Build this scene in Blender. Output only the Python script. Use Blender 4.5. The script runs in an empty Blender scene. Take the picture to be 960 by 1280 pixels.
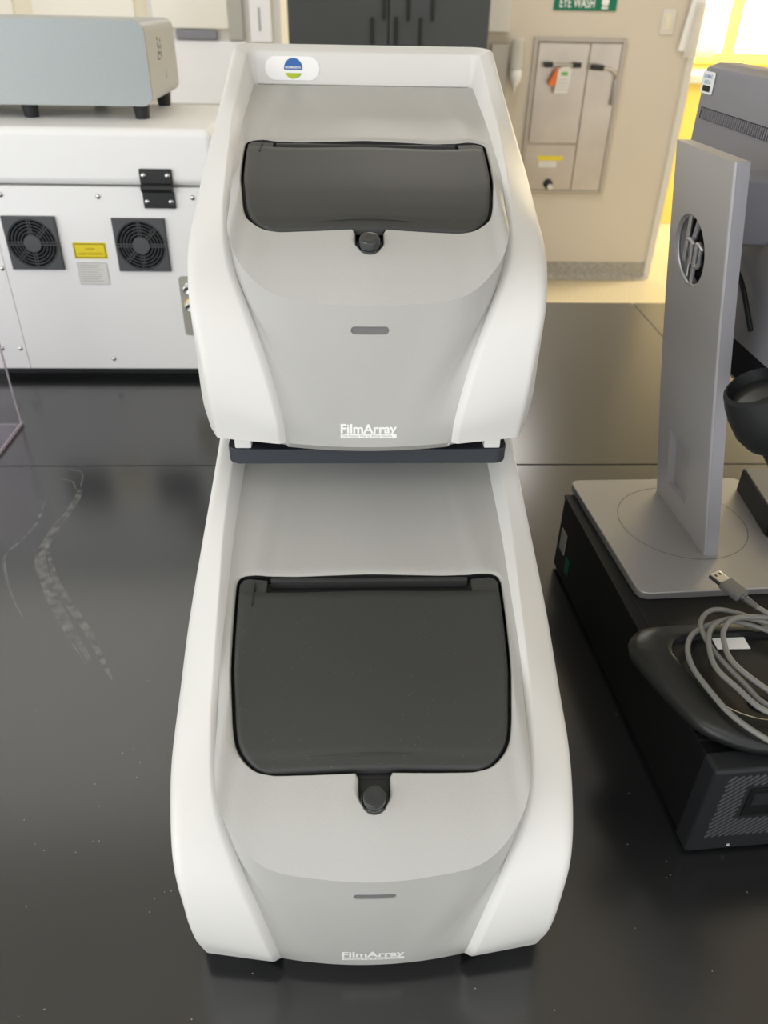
import bpy, bmesh, math, random
import numpy as np
from mathutils import Vector, Matrix
from mathutils.bvhtree import BVHTree
random.seed(7)
S = bpy.context.scene
COL = S.collection

# ------------------------------------------------------------------ camera, world, lights, exposure
CAM = np.array([-0.0116166, 0.0, 0.5607652])
TH, PSI, RHO = map(math.radians, (34.0, 2.7073, 1.2271))
fw = np.array([math.sin(PSI)*math.cos(TH), math.cos(PSI)*math.cos(TH), -math.sin(TH)])
r0 = np.array([math.cos(PSI), -math.sin(PSI), 0.0]); u0 = np.cross(r0, fw)
cr_ = math.cos(RHO)*r0 + math.sin(RHO)*u0
cu_ = -math.sin(RHO)*r0 + math.cos(RHO)*u0
cam = bpy.data.cameras.new('camera'); camo = bpy.data.objects.new('camera', cam); COL.objects.link(camo)
M = Matrix.Identity(4)
for i in range(3):
    M[i][0] = cr_[i]; M[i][1] = cu_[i]; M[i][2] = -fw[i]; M[i][3] = CAM[i]
camo.matrix_world = M
cam.sensor_fit = 'VERTICAL'; cam.sensor_height = 24.0; cam.lens = 961.0/1280.0*24.0
cam.clip_start = 0.02; cam.clip_end = 60
cam.dof.use_dof = True; cam.dof.focus_distance = 0.58; cam.dof.aperture_fstop = 7.0
S.camera = camo

W = bpy.data.worlds.new('world'); S.world = W; W.use_nodes = True
W.node_tree.nodes['Background'].inputs[0].default_value = (0.985, 0.985, 0.98, 1)
W.node_tree.nodes['Background'].inputs[1].default_value = 1.31

def area(name, loc, target, sx, sy, power, col):
    l = bpy.data.lights.new(name, 'AREA'); l.shape = 'RECTANGLE'; l.size = sx; l.size_y = sy
    l.energy = power; l.color = col
    o = bpy.data.objects.new(name, l); COL.objects.link(o); o.location = loc
    d = Vector(target) - Vector(loc); o.rotation_euler = d.to_track_quat('-Z', 'Y').to_euler()
    return o
area('window_daylight', (-2.3, -1.1, 0.55), (0, 0.6, 0.2), 2.6, 1.5, 27, (0.97, 0.99, 1.0))
area('corridor_window_sunlight', (4.6, 6.0, 1.5), (2.6, 6.8, -0.9), 1.6, 1.6, 300, (1.0, 0.90, 0.66))
area('unseen_overhead_lamp', (-0.7, -0.5, 1.80), (-0.7, -0.5, 0), 1.2, 0.6, 4, (1.0, 0.98, 0.95))  # fill light added out of view behind the camera to brighten front faces
area('unseen_overhead_lamp', (-1.15, 2.55, 1.82), (-1.15, 2.55, 0), 1.3, 1.9, 6.5, (0.98, 0.99, 1.0))
area('unseen_overhead_lamp', (0.45, 4.1, 1.80), (0.45, 4.1, 0), 1.2, 0.6, 20, (1.0, 0.97, 0.93))  # fill light added out of view to brighten the back wall

vs = S.view_settings
vs.view_transform = 'Standard'; vs.look = 'None'; vs.gamma = 1.0; vs.use_curve_mapping = False
vs.exposure = 0.0

# ------------------------------------------------------------------ helpers
def mat(name, col, rough=0.5, metal=0.0, bump=None, var=None, spec=0.5, coat=0.0, trans=0.0, ior=1.45, emit=None, specks=None, sheen=None):
    m = bpy.data.materials.new(name); m.use_nodes = True
    nt = m.node_tree; b = nt.nodes['Principled BSDF']
    c4 = (*col, 1)
    b.inputs['Base Color'].default_value = c4
    b.inputs['Roughness'].default_value = rough
    b.inputs['Metallic'].default_value = metal
    b.inputs['Specular IOR Level'].default_value = spec
    b.inputs['Coat Weight'].default_value = coat
    b.inputs['Transmission Weight'].default_value = trans
    b.inputs['IOR'].default_value = ior
    if sheen: b.inputs['Sheen Weight'].default_value = sheen[0]; b.inputs['Sheen Roughness'].default_value = sheen[1]
    tc = nt.nodes.new('ShaderNodeTexCoord')
    cur = None
    if var:
        sc, amt = var
        n = nt.nodes.new('ShaderNodeTexNoise'); n.inputs['Scale'].default_value = sc; n.inputs['Detail'].default_value = 5
        nt.links.new(tc.outputs['Object'], n.inputs['Vector'])
        mr = nt.nodes.new('ShaderNodeMapRange'); mr.inputs[1].default_value = 0.3; mr.inputs[2].default_value = 0.7
        mr.inputs[3].default_value = 1-amt; mr.inputs[4].default_value = 1+amt
        nt.links.new(n.outputs['Fac'], mr.inputs[0])
        mx = nt.nodes.new('ShaderNodeMix'); mx.data_type = 'RGBA'; mx.blend_type = 'MULTIPLY'
        mx.inputs['Factor'].default_value = 1
        mx.inputs[6].default_value = c4
        nt.links.new(mr.outputs[0], mx.inputs[7]); cur = mx.outputs[2]
        nt.links.new(cur, b.inputs['Base Color'])
    if specks:
        sc, thr, sc_col = specks
        v = nt.nodes.new('ShaderNodeTexVoronoi'); v.inputs['Scale'].default_value = sc
        nt.links.new(tc.outputs['Object'], v.inputs['Vector'])
        lt = nt.nodes.new('ShaderNodeMath'); lt.operation = 'LESS_THAN'; lt.inputs[1].default_value = thr
        nt.links.new(v.outputs['Distance'], lt.inputs[0])
        n2 = nt.nodes.new('ShaderNodeTexNoise'); n2.inputs['Scale'].default_value = sc*0.37
        nt.links.new(tc.outputs['Object'], n2.inputs['Vector'])
        gt = nt.nodes.new('ShaderNodeMath'); gt.operation = 'GREATER_THAN'; gt.inputs[1].default_value = 0.56
        nt.links.new(n2.outputs['Fac'], gt.inputs[0])
        mu = nt.nodes.new('ShaderNodeMath'); mu.operation = 'MULTIPLY'
        nt.links.new(lt.outputs[0], mu.inputs[0]); nt.links.new(gt.outputs[0], mu.inputs[1])
        mx = nt.nodes.new('ShaderNodeMix'); mx.data_type = 'RGBA'
        nt.links.new(mu.outputs[0], mx.inputs['Factor'])
        if cur: nt.links.new(cur, mx.inputs[6])
        else: mx.inputs[6].default_value = c4
        mx.inputs[7].default_value = (*sc_col, 1)
        nt.links.new(mx.outputs[2], b.inputs['Base Color'])
    if bump:
        sc, st = bump
        n = nt.nodes.new('ShaderNodeTexNoise'); n.inputs['Scale'].default_value = sc; n.inputs['Detail'].default_value = 2
        nt.links.new(tc.outputs['Object'], n.inputs['Vector'])
        bp = nt.nodes.new('ShaderNodeBump'); bp.inputs['Strength'].default_value = st; bp.inputs['Distance'].default_value = 0.0004
        nt.links.new(n.outputs['Fac'], bp.inputs['Height']); nt.links.new(bp.outputs[0], b.inputs['Normal'])
    if emit:
        b.inputs['Emission Color'].default_value = (*emit[0], 1); b.inputs['Emission Strength'].default_value = emit[1]
    return m

def wloc(o):
    v = Vector((0, 0, 0))
    while o is not None:
        v += o.location; o = o.parent
    return v

def mk(name, verts, faces, m, parent=None, smooth=None, origin=None):
    """one mesh object; verts are world coordinates"""
    me = bpy.data.meshes.new(name)
    if parent is not None: base = wloc(parent)
    else:
        if origin is None:
            a = np.array(verts); origin = ((a[:, 0].min()+a[:, 0].max())/2, (a[:, 1].min()+a[:, 1].max())/2, a[:, 2].min())
        base = Vector(origin)
    me.from_pydata([tuple(Vector(v)-base) for v in verts], [], [tuple(f) for f in faces])
    me.validate(); me.update()
    if m is not None: me.materials.append(m)
    o = bpy.data.objects.new(name, me); COL.objects.link(o)
    if parent is not None: o.parent = parent
    else: o.location = base
    if smooth:
        me.shade_smooth()
        if smooth < 180: me.set_sharp_from_angle(angle=math.radians(smooth))
        if smooth == 40:
            wn_ = o.modifiers.new('flat_faces', 'WEIGHTED_NORMAL'); wn_.keep_sharp = True; wn_.weight = 100
    return o

def tag(o, label, cat, group=None, kind=None):
    if label: o['label'] = label
    if cat: o['category'] = cat
    if group: o['group'] = group
    if kind: o['kind'] = kind
    return o
def struct(o):
    o['kind'] = 'structure'; return o
def thing(name, label, cat, loc, group=None):
    o = bpy.data.objects.new(name, None); COL.objects.link(o); o.location = loc; o.empty_display_size = 0.05
    return tag(o, label, cat, group)
def dupe(o, shift):
    c = o.copy(); COL.objects.link(c); c.location = Vector(o.location)+Vector(shift); return c

class MB:
    def __init__(s): s.v = []; s.f = []
    def add(s, v, f):
        n = len(s.v); s.v += [tuple(p) for p in v]; s.f += [tuple(i+n for i in q) for q in f]; return s
    def box(s, a, b, bevel=0.0, seg=2, T=None):
        bm = bmesh.new(); bmesh.ops.create_cube(bm, size=1)
        for v in bm.verts:
            v.co = Vector((a[i]+(b[i]-a[i])*(v.co[i]+0.5) for i in range(3)))
        if bevel: bmesh.ops.bevel(bm, geom=list(bm.edges), offset=bevel, segments=seg, profile=0.5, affect='EDGES')
        bm.verts.index_update()
        vs_ = [tuple(v.co) for v in bm.verts]
        if T: vs_ = [T(v) for v in vs_]
        s.add(vs_, [[v.index for v in f.verts] for f in bm.faces]); bm.free(); return s
    def cyl(s, p0, p1, ra, rb=None, n=24, cap=True):
        rb = ra if rb is None else rb
        p0 = Vector(p0); p1 = Vector(p1); d = (p1-p0).normalized()
        a = d.orthogonal().normalized(); b = d.cross(a)
        vs_ = []
        for p, r in ((p0, ra), (p1, rb)):
            for i in range(n):
                t = 2*math.pi*i/n; vs_.append(tuple(p+(a*math.cos(t)+b*math.sin(t))*r))
        fs = [(i, (i+1) % n, n+(i+1) % n, n+i) for i in range(n)]
        if cap: fs += [tuple(range(n))[::-1], tuple(range(n, 2*n))]
        return s.add(vs_, fs)
    def lathe(s, c, axis, prof, n=32):
        """prof: list of (radius, height along axis)"""
        c = Vector(c); d = Vector(axis).normalized(); a = d.orthogonal().normalized(); b = d.cross(a)
        vs_ = []; fs = []
        for r, h in prof:
            for i in range(n):
                t = 2*math.pi*i/n; vs_.append(tuple(c+d*h+(a*math.cos(t)+b*math.sin(t))*max(r, 1e-5)))
        for k in range(len(prof)-1):
            for i in range(n):
                j = (i+1) % n; fs.append((k*n+i, k*n+j, (k+1)*n+j, (k+1)*n+i))
        fs.append(tuple(range(n))[::-1]); fs.append(tuple(range((len(prof)-1)*n, len(prof)*n)))
        return s.add(vs_, fs)
    def tube(s, path, r, n=10):
        P = [Vector(p) for p in path]; vs_ = []; fs = []
        up = Vector((0, 0, 1)); 
        for k, p in enumerate(P):
            d = (P[min(k+1, len(P)-1)]-P[max(k-1, 0)]).normalized()
            a = d.cross(up)
            if a.length < 1e-3: a = d.cross(Vector((1, 0, 0)))
            a.normalize(); b = a.cross(d)
            rr = r[k] if isinstance(r, (list, tuple)) else r
            for i in range(n):
                t = 2*math.pi*i/n; vs_.append(tuple(p+(a*math.cos(t)+b*math.sin(t))*rr))
        for k in range(len(P)-1):
            for i in range(n):
                j = (i+1) % n; fs.append((k*n+i, k*n+j, (k+1)*n+j, (k+1)*n+i))
        fs.append(tuple(range(n))[::-1]); fs.append(tuple(range((len(P)-1)*n, len(P)*n)))
        return s.add(vs_, fs)
    def prism(s, outline, fz0, fz1, bevel=0.0):
        """outline: list of (x,y); fz0/fz1: bottom/top heights (number or function of x,y); top edge rounded by bevel"""
        g0 = fz0 if callable(fz0) else (lambda x, y: fz0)
        g1 = fz1 if callable(fz1) else (lambda x, y: fz1)
        n = len(outline); rings = [[(x, y, g0(x, y)) for x, y in outline]]
        if bevel:
            for k in range(4):
                t = k/3*math.pi/2; o = offset_poly(outline, -bevel*(1-math.cos(t)))
                rings.append([(o[i][0], o[i][1], g1(*outline[i])-bevel*(1-math.sin(t))) for i in range(n)])
        else: rings.append([(x, y, g1(x, y)) for x, y in outline])
        vs_ = [p for r in rings for p in r]; fs = []
        for k in range(len(rings)-1):
            for i in range(n):
                j = (i+1) % n; fs.append((k*n+i, k*n+j, (k+1)*n+j, (k+1)*n+i))
        fs.append(tuple(range(n))[::-1]); fs.append(tuple(range((len(rings)-1)*n, len(rings)*n)))
        return s.add(vs_, fs)
    def xf(s, T): s.v = [tuple(T(v)) for v in s.v]; return s
    def build(s, name, m, parent=None, smooth=None, origin=None): return mk(name, s.v, s.f, m, parent, smooth, origin)

def offset_poly(P, d):
    n = len(P); out = []
    A = sum(P[i][0]*P[(i+1) % n][1]-P[(i+1) % n][0]*P[i][1] for i in range(n)); sg = 1 if A > 0 else -1
    for i in range(n):
        a = Vector(P[i-1]); b = Vector(P[i]); c = Vector(P[(i+1) % n])
        e1 = (b-a); e2 = (c-b)
        if e1.length < 1e-9: e1 = e2
        if e2.length < 1e-9: e2 = e1
        e1 = e1.normalized(); e2 = e2.normalized()
        n1 = Vector((e1.y, -e1.x))*sg; n2 = Vector((e2.y, -e2.x))*sg
        nn = (n1+n2)
        if nn.length < 1e-6: nn = n1
        nn.normalize(); k = max(0.5, nn.dot(n1))
        p = b+nn*(d/k); out.append((p.x, p.y))
    return out
def rrect(x0, x1, y0, y1, r, n=6):
    out = []
    for cx, cy, a0 in ((x1-r, y1-r, 0), (x0+r, y1-r, 90), (x0+r, y0+r, 180), (x1-r, y0+r, 270)):
        for k in range(n+1):
            t = math.radians(a0+90*k/n); out.append((cx+r*math.cos(t), cy+r*math.sin(t)))
    return out
def cat(K, n=12):
    K = np.array(K, float); P = np.vstack([2*K[0]-K[1], K, 2*K[-1]-K[-2]]); out = []
    for i in range(len(K)-1):
        a, b, c, d = P[i:i+4]
        for t in np.linspace(0, 1, n, endpoint=False):
            out.append(.5*((2*b)+(-a+c)*t+(2*a-5*b+4*c-d)*t*t+(-a+3*b-3*c+d)*t**3))
    out.append(K[-1]); return np.array(out)
def resamp(P, n):
    P = np.array(P); s = np.concatenate([[0], np.cumsum(np.linalg.norm(np.diff(P, axis=0), axis=1))])
    t = np.linspace(0, s[-1], n); return np.stack([np.interp(t, s, P[:, k]) for k in range(P.shape[1])], 1)

def text_geo(body, height=None, width=None, bold=0.0, cx=True):
    """flat letters in the xy plane scaled to the given cap height and/or width; returns verts, faces"""
    cu = bpy.data.curves.new('t', 'FONT'); cu.body = body; cu.size = 1; cu.offset = bold; cu.resolution_u = 3
    o = bpy.data.objects.new('t', cu); COL.objects.link(o)
    dg = bpy.context.evaluated_depsgraph_get(); me = bpy.data.meshes.new_from_object(o.evaluated_get(dg))
    v = np.array([tuple(q.co) for q in me.vertices]); f = [tuple(p.vertices) for p in me.polygons]
    bpy.data.objects.remove(o); bpy.data.curves.remove(cu); bpy.data.meshes.remove(me)
    x0, x1 = v[:, 0].min(), v[:, 0].max(); y0 = 0.0; y1 = 0.73
    sy = height/(y1-y0) if height else None; sx = width/(x1-x0) if width else None
    if sy is None: sy = sx
    if sx is None: sx = sy
    v[:, 0] = (v[:, 0]-(x0+x1)/2)*sx if cx else (v[:, 0]-x0)*sx
    v[:, 1] = (v[:, 1]-y0)*sy
    return v, f
def label_text(name, body, m, parent, at, ex, ey, height=None, width=None, bold=0.0, lift=0.0003):
    """letters laid on a plane: at = centre of the baseline, ex / ey = direction of writing and up"""
    v, f = text_geo(body, height, width, bold)
    ex = Vector(ex).normalized(); ey = Vector(ey).normalized(); nz = ex.cross(ey)
    return mk(name, [tuple(Vector(at)+ex*p[0]+ey*p[1]+nz*lift) for p in v], f, m, parent)

# ------------------------------------------------------------------ materials
m_white = mat('white_moulded_plastic', (0.695, 0.692, 0.668), 0.42, bump=(900, 0.22), var=(3, 0.02))
m_grey = mat('grey_moulded_plastic', (0.445, 0.444, 0.425), 0.40, bump=(1100, 0.30), var=(4, 0.025))
m_black = mat('black_plastic', (0.012, 0.013, 0.014), 0.45)
m_lid = mat('charcoal_lid_plastic', (0.040, 0.042, 0.041), 0.52, spec=0.5, bump=(1400, 0.25), specks=(420, 0.10, (0.16, 0.16, 0.16)))
m_button = mat('glossy_black_button', (0.03, 0.033, 0.035), 0.18, coat=0.3)
m_slot = mat('smoked_indicator', (0.16, 0.16, 0.16), 0.4)
m_print = mat('white_print', (0.90, 0.90, 0.89), 0.5)
m_printgrey = mat('grey_print', (0.42, 0.42, 0.41), 0.5)
m_shelf = mat('dark_slate_shelf', (0.032, 0.037, 0.045), 0.5, bump=(800, 0.15))
m_epoxy = mat('black_epoxy_resin', (0.010, 0.0108, 0.0122), 0.21, ior=1.9, var=(7, 0.25), bump=(300, 0.03), specks=(130, 0.06, (0.30, 0.30, 0.30)))
m_smear = bpy.data.materials.new('chalky_smear'); m_smear.use_nodes = True
def _smear(m):
    nt = m.node_tree; b = nt.nodes['Principled BSDF']; b.inputs['Base Color'].default_value = (0.55, 0.55, 0.53, 1); b.inputs['Roughness'].default_value = 0.8
    tc = nt.nodes.new('ShaderNodeTexCoord'); n = nt.nodes.new('ShaderNodeTexNoise'); n.inputs['Scale'].default_value = 90; n.inputs['Detail'].default_value = 6
    nt.links.new(tc.outputs['Object'], n.inputs['Vector'])
    mr = nt.nodes.new('ShaderNodeMapRange'); mr.inputs[1].default_value = 0.38; mr.inputs[2].default_value = 0.75; mr.inputs[3].default_value = 0.0; mr.inputs[4].default_value = 0.32
    nt.links.new(n.outputs['Fac'], mr.inputs[0]); nt.links.new(mr.outputs[0], b.inputs['Alpha'])
_smear(m_smear)
m_cabwood = mat('dark_casework', (0.10, 0.10, 0.105), 0.6)
m_laser = mat('white_powder_coat', (0.90, 0.90, 0.90), 0.42, bump=(500, 0.1), var=(2, 0.015))
m_fan = mat('grey_fan_plastic', (0.075, 0.079, 0.085), 0.5)
m_fandark = mat('fan_shadow_black', (0.005, 0.006, 0.010), 0.7, spec=0.2)
m_steel = mat('bright_steel', (0.62, 0.62, 0.62), 0.25, metal=1.0)
m_yellow = mat('caution_yellow', (0.85, 0.68, 0.02), 0.5)
m_paper = mat('label_paper', (0.74, 0.73, 0.70), 0.6)
m_brass = mat('brass', (0.75, 0.6, 0.18), 0.35, metal=1.0)
m_silverbox = mat('silver_hammered_paint', (0.33, 0.36, 0.36), 0.38, metal=0.35, bump=(900, 0.3), var=(500, 0.05))
m_silverside = mat('pale_grey_paint', (0.47, 0.49, 0.50), 0.4)
m_rubber = mat('black_rubber', (0.02, 0.022, 0.024), 0.6)
m_pc = mat('black_painted_steel', (0.006, 0.0065, 0.007), 0.42, spec=0.25, bump=(900, 0.15))
m_pcfront = mat('dark_bezel_plastic', (0.014, 0.0155, 0.018), 0.45, spec=0.35, bump=(700, 0.2))
m_vent = mat('vent_rib', (0.075, 0.08, 0.085), 0.4)
m_stand = mat('silver_stand_paint', (0.36, 0.355, 0.35), 0.36, metal=0.55, bump=(900, 0.1))
m_neck = mat('grey_neck_paint', (0.41, 0.405, 0.415), 0.36, metal=0.3, bump=(900, 0.1))
m_neckedge = mat('light_neck_edge', (0.34, 0.335, 0.36), 0.34, metal=0.4)
m_mon = mat('slate_monitor_shell', (0.225, 0.225, 0.25), 0.45, bump=(700, 0.15))
m_blackgloss = mat('satin_black', (0.011, 0.012, 0.012), 0.30, bump=(600, 0.1))
m_cable = mat('grey_cable_jacket', (0.19, 0.19, 0.18), 0.45)
m_usbgrip = mat('grey_usb_grip', (0.11, 0.11, 0.105), 0.55)
m_wall = mat('beige_wall_paint', (0.66, 0.60, 0.505), 0.6, bump=(60, 0.05), var=(1.5, 0.02))
m_wallpale = mat('pale_wall_paint', (0.72, 0.70, 0.64), 0.6)
m_cream = mat('cream_paint', (0.80, 0.74, 0.58), 0.5)
m_floor = mat('speckled_vinyl_floor', (0.58, 0.50, 0.34), 0.35, var=(90, 0.22))
m_cove = mat('terrazzo_cove_base', (0.36, 0.34, 0.30), 0.4, var=(70, 0.3))
m_stainless = mat('brushed_stainless', (0.56, 0.50, 0.43), 0.34, metal=0.8, var=(6, 0.08))
m_stainless_d = mat('stainless_frame', (0.45, 0.41, 0.35), 0.38, metal=0.7)
m_green = mat('safety_green', (0.0, 0.17, 0.09), 0.5)
m_orange = mat('orange_tag', (0.85, 0.18, 0.03), 0.5)
m_darkcab = mat('dark_grey_cabinet', (0.055, 0.062, 0.068), 0.5, var=(3, 0.05))
m_slit = mat('black_slit', (0.012, 0.013, 0.015), 0.6)
m_yellowwall = mat('yellow_paint', (0.90, 0.70, 0.17), 0.5)
m_pane = mat('sunlit_window_pane', (0.9, 0.88, 0.8), 0.3, emit=((1.0, 0.97, 0.88), 1.6))
m_sash = mat('pale_sash_glass', (0.85, 0.82, 0.72), 0.15)  # even pale cream glass, no emission
m_clear = mat('clear_acrylic', (0.93, 0.90, 0.95), 0.03, trans=1.0, ior=1.30)
m_acryledge = mat('acrylic_edge', (0.80, 0.72, 0.82), 0.15, trans=0.45, ior=1.3)
m_blue = mat('logo_blue', (0.03, 0.13, 0.42), 0.5)
m_lime = mat('logo_lime', (0.45, 0.55, 0.02), 0.5)
m_leaf = mat('logo_green', (0.12, 0.40, 0.06), 0.5)
m_bluepale = mat('label_blue', (0.25, 0.42, 0.62), 0.5)
m_ceiling = mat('white_ceiling', (0.75, 0.74, 0.71), 0.8)

# ------------------------------------------------------------------ the setting
FLOOR = -0.92
struct(MB().box((-3.0, -2.0, FLOOR-0.1), (6.5, 9.0, FLOOR)).build('floor', m_floor))
struct(MB().box((-3.0, 4.85, FLOOR), (1.84, 4.99, 1.9)).build('wall_back', m_wall))
cv = MB()
cv.v = [(x, y, z) for x in (0.8, 1.84) for y, z in ((4.85, FLOOR+0.10), (4.843, FLOOR+0.10), (4.838, FLOOR+0.03), (4.80, FLOOR+0.002), (4.85, FLOOR+0.002))]
cv.f = [(i, (i+1) % 5, 5+(i+1) % 5, 5+i) for i in range(5)] + [(4, 3, 2, 1, 0), (5, 6, 7, 8, 9)]
struct(cv.build('baseboard_back', m_cove))
struct(MB().box((1.835, 4.835, FLOOR), (1.875, 4.99, 1.9), 0.004).build('trim_1', m_wallpale))
struct(MB().box((0.70, 4.80, 0.40), (0.83, 4.85, 1.9), 0.004).build('trim_2', m_wallpale))
struct(MB().box((1.84, 8.6, FLOOR), (6.5, 8.7, 1.9)).build('wall_far', m_yellowwall))
struct(MB().box((6.4, 3.0, FLOOR), (6.5, 8.6, 1.9)).build('wall_right', m_yellowwall))


struct(MB().box((-3.0, -0.9, 1.85), (6.5, 9.0, 1.95)).build('ceiling', m_ceiling))

# ------------------------------------------------------------------ lab bench
bench = thing('lab_bench', 'long bench with a black epoxy resin top in dark jointed slabs', 'bench', (0, 0.9, FLOOR))
def slab(x0, x1, y0, y1):
    return MB().box((x0, y0, -0.032), (x1, y1, 0.0), 0.0012, 2).build('countertop_slab', m_epoxy, bench, 40)
slab(-1.8, 1.75, 0.02, 0.9502); slab(-1.8, 0.6083, 0.9522, 1.657); slab(0.6102, 1.75, 0.9522, 1.657)
MB().box((-1.75, 0.08, FLOOR), (1.70, 1.60, -0.034)).build('base_cabinet', m_cabwood, bench)
def smear(path, w):
    P = resamp(cat([(x, y, 0) for x, y in path], 8), 50); vv = []; ff = []
    for i in range(len(P)):
        d = P[min(i+1, 49)]-P[max(i-1, 0)]; n = np.array([-d[1], d[0], 0]); n /= np.linalg.norm(n)
        k = w*(0.35+0.65*math.sin(math.pi*min(1, (i+2)/51)))
        vv += [tuple(P[i]+n*k+[0, 0, 0.0002]), tuple(P[i]-n*k+[0, 0, 0.0002])]
        if i: ff.append((2*i-2, 2*i-1, 2*i+1, 2*i))
    o = mk('chalky_smear', vv, ff, m_smear, bench); o['label'] = 'pale dried smear curving over the black top'
SA = [(-0.4098, 0.9427), (-0.3884, 0.9296), (-0.3801, 0.882), (-0.3814, 0.8341), (-0.3874, 0.7984), (-0.3886, 0.7487), (-0.3802, 0.7178), (-0.36, 0.6812), (-0.3387, 0.6444), (-0.3098, 0.6026), (-0.2785, 0.5584)]
SB = [(-0.417, 0.8627), (-0.411, 0.8074), (-0.4177, 0.7701), (-0.4253, 0.7413), (-0.4096, 0.7034), (-0.3906, 0.6678), (-0.3637, 0.6281)]
smear(SA, 0.0018); smear(SB, 0.0016); smear([(x+0.004, y+0.004) for x, y in SA[2:]], 0.006)
smear([(-0.4184, 0.917), (-0.3964, 0.9085), (-0.385, 0.888)], 0.0012)
smear([(-0.3773, 0.7486), (-0.3471, 0.6881), (-0.3188, 0.6467), (-0.2909, 0.6083), (-0.2486, 0.5395)], 0.004)

# ------------------------------------------------------------------ analyzer (built once, then copied on to the shelf)
DY, DZ = 0.2475, 0.2628
RK = [[0.111, 0.606, 0.2496], [0.1142, 0.5538, 0.2249], [0.114, 0.4956, 0.209], [0.1101, 0.4373, 0.1989], [0.1073, 0.3831, 0.1855], [0.1051, 0.3361, 0.1651], [0.0996, 0.2965, 0.1417], [0.0874, 0.2716, 0.1133], [0.0757, 0.2592, 0.0777], [0.0678, 0.2565, 0.0384], [0.0673, 0.2637, 0.015]]
EK = [[0.1262, 0.615, 0.2555], [0.1298, 0.5515, 0.2255], [0.1336, 0.4895, 0.1975], [0.1358, 0.4309, 0.1735], [0.1345, 0.377, 0.1572], [0.1325, 0.33, 0.147], [0.1273, 0.2937, 0.136], [0.1230, 0.271, 0.117], [0.1178, 0.2612, 0.088], [0.1150, 0.2602, 0.0536], [0.1146, 0.2701, 0.017]]
SK = [[0.1062, 0.604, 0.2226], [0.1062, 0.5538, 0.2139], [0.1062, 0.4956, 0.2036], [0.1045, 0.4373, 0.1932], [0.1030, 0.3831, 0.1828], [0.1008, 0.3375, 0.1625], [0.0955, 0.2990, 0.1403], [0.0830, 0.2752, 0.113], [0.0712, 0.2632, 0.0777], [0.0635, 0.2605, 0.0384], [0.0628, 0.2665, 0.0145]]
FK = [[0.1262, 0.617, 0.226], [0.1290, 0.5515, 0.198], [0.1320, 0.4895, 0.172], [0.1330, 0.4309, 0.150], [0.1325, 0.379, 0.136], [0.1315, 0.338, 0.126], [0.1290, 0.307, 0.116], [0.1265, 0.288, 0.099], [0.1250, 0.279, 0.073], [0.1245, 0.279, 0.043], [0.1240, 0.2960, 0.013]]
BK = [[0.1225, 0.617, 0.011], [0.1235, 0.5515, 0.011], [0.1245, 0.4895, 0.011], [0.1255, 0.4309, 0.011], [0.1260, 0.390, 0.011], [0.1258, 0.360, 0.011], [0.1255, 0.340, 0.011], [0.1252, 0.327, 0.011], [0.1248, 0.316, 0.011], [0.1244, 0.307, 0.011], [0.1240, 0.2975, 0.011]]
NS = 7
def back_path(side, r, yb, zb, n=10, m=8):
    """side curve (sampled) + rounded rear corner + straight run to the middle; rows run rear-middle -> tip"""
    x, y, z = side[0]
    out = [np.array([(x-r)*t, yb, zb]) for t in np.linspace(0, 1, m, endpoint=False)]
    for k in range(n):
        a = math.pi/2*(1-k/n)
        out.append(np.array([x-r+r*math.cos(a), yb-r+r*math.sin(a), zb+(z-zb)*(k/n)**2]))
    out[-1] = np.array([x, y+0.0005, z]) if False else out[-1]
    return np.vstack([out, side])
Rs = back_path(cat(RK, NS), 0.009, 0.6155, 0.2500)
Es = back_path(cat(EK, NS), 0.020, 0.6340, 0.2585)
Ss = back_path(cat(SK, NS), 0.004, 0.6085, 0.2233)
Fs = back_path(cat(FK, NS), 0.020, 0.6390, 0.2280)
Bs = back_path(cat(BK, NS), 0.018, 0.6380, 0.0110)
def fillet(A, P, B, r, k=4):
    a = A-P; b = B-P; la = np.linalg.norm(a); lb = np.linalg.norm(b)
    da = min(r, 0.45*la)/max(la, 1e-9); db = min(r, 0.45*lb)/max(lb, 1e-9)
    p0 = P+a*da; p2 = P+b*db
    return [(1-t)**2*p0+2*t*(1-t)*P+t*t*p2 for t in np.linspace(0, 1, k+1)]
rows = []
n = len(Rs)
for i in range(n):
    s, r, e, fq, b = Ss[i], Rs[i], Es[i], Fs[i], Bs[i]
    fr = 1.0 if i < n-30 else max(0.35, (n-1-i)/30)
    low = s+np.array([-0.002 if s[0] > 0.01 else 0, 0.003, -0.004])
    sec = [low, s] + fillet(s, r, e, 0.0014, 3) + fillet(r, e, fq, 0.010*fr, 5) + fillet(e, fq, b, 0.012, 3) + [b]
    rows.append(sec)
nsec = len(rows[0])
full = [[np.array([-q[0], q[1], q[2]]) for q in row] for row in rows[::-1]] + rows[1:]
hv = [tuple(q) for row in full for q in row]; hf = []
for i in range(len(full)-1):
    for k in range(nsec-1):
        a = i*nsec+k; hf.append((a, a+1, a+nsec+1, a+nsec))
hf.append(tuple(range(nsec))[::-1]); hf.append(tuple(range((len(full)-1)*nsec, len(full)*nsec)))

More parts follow.
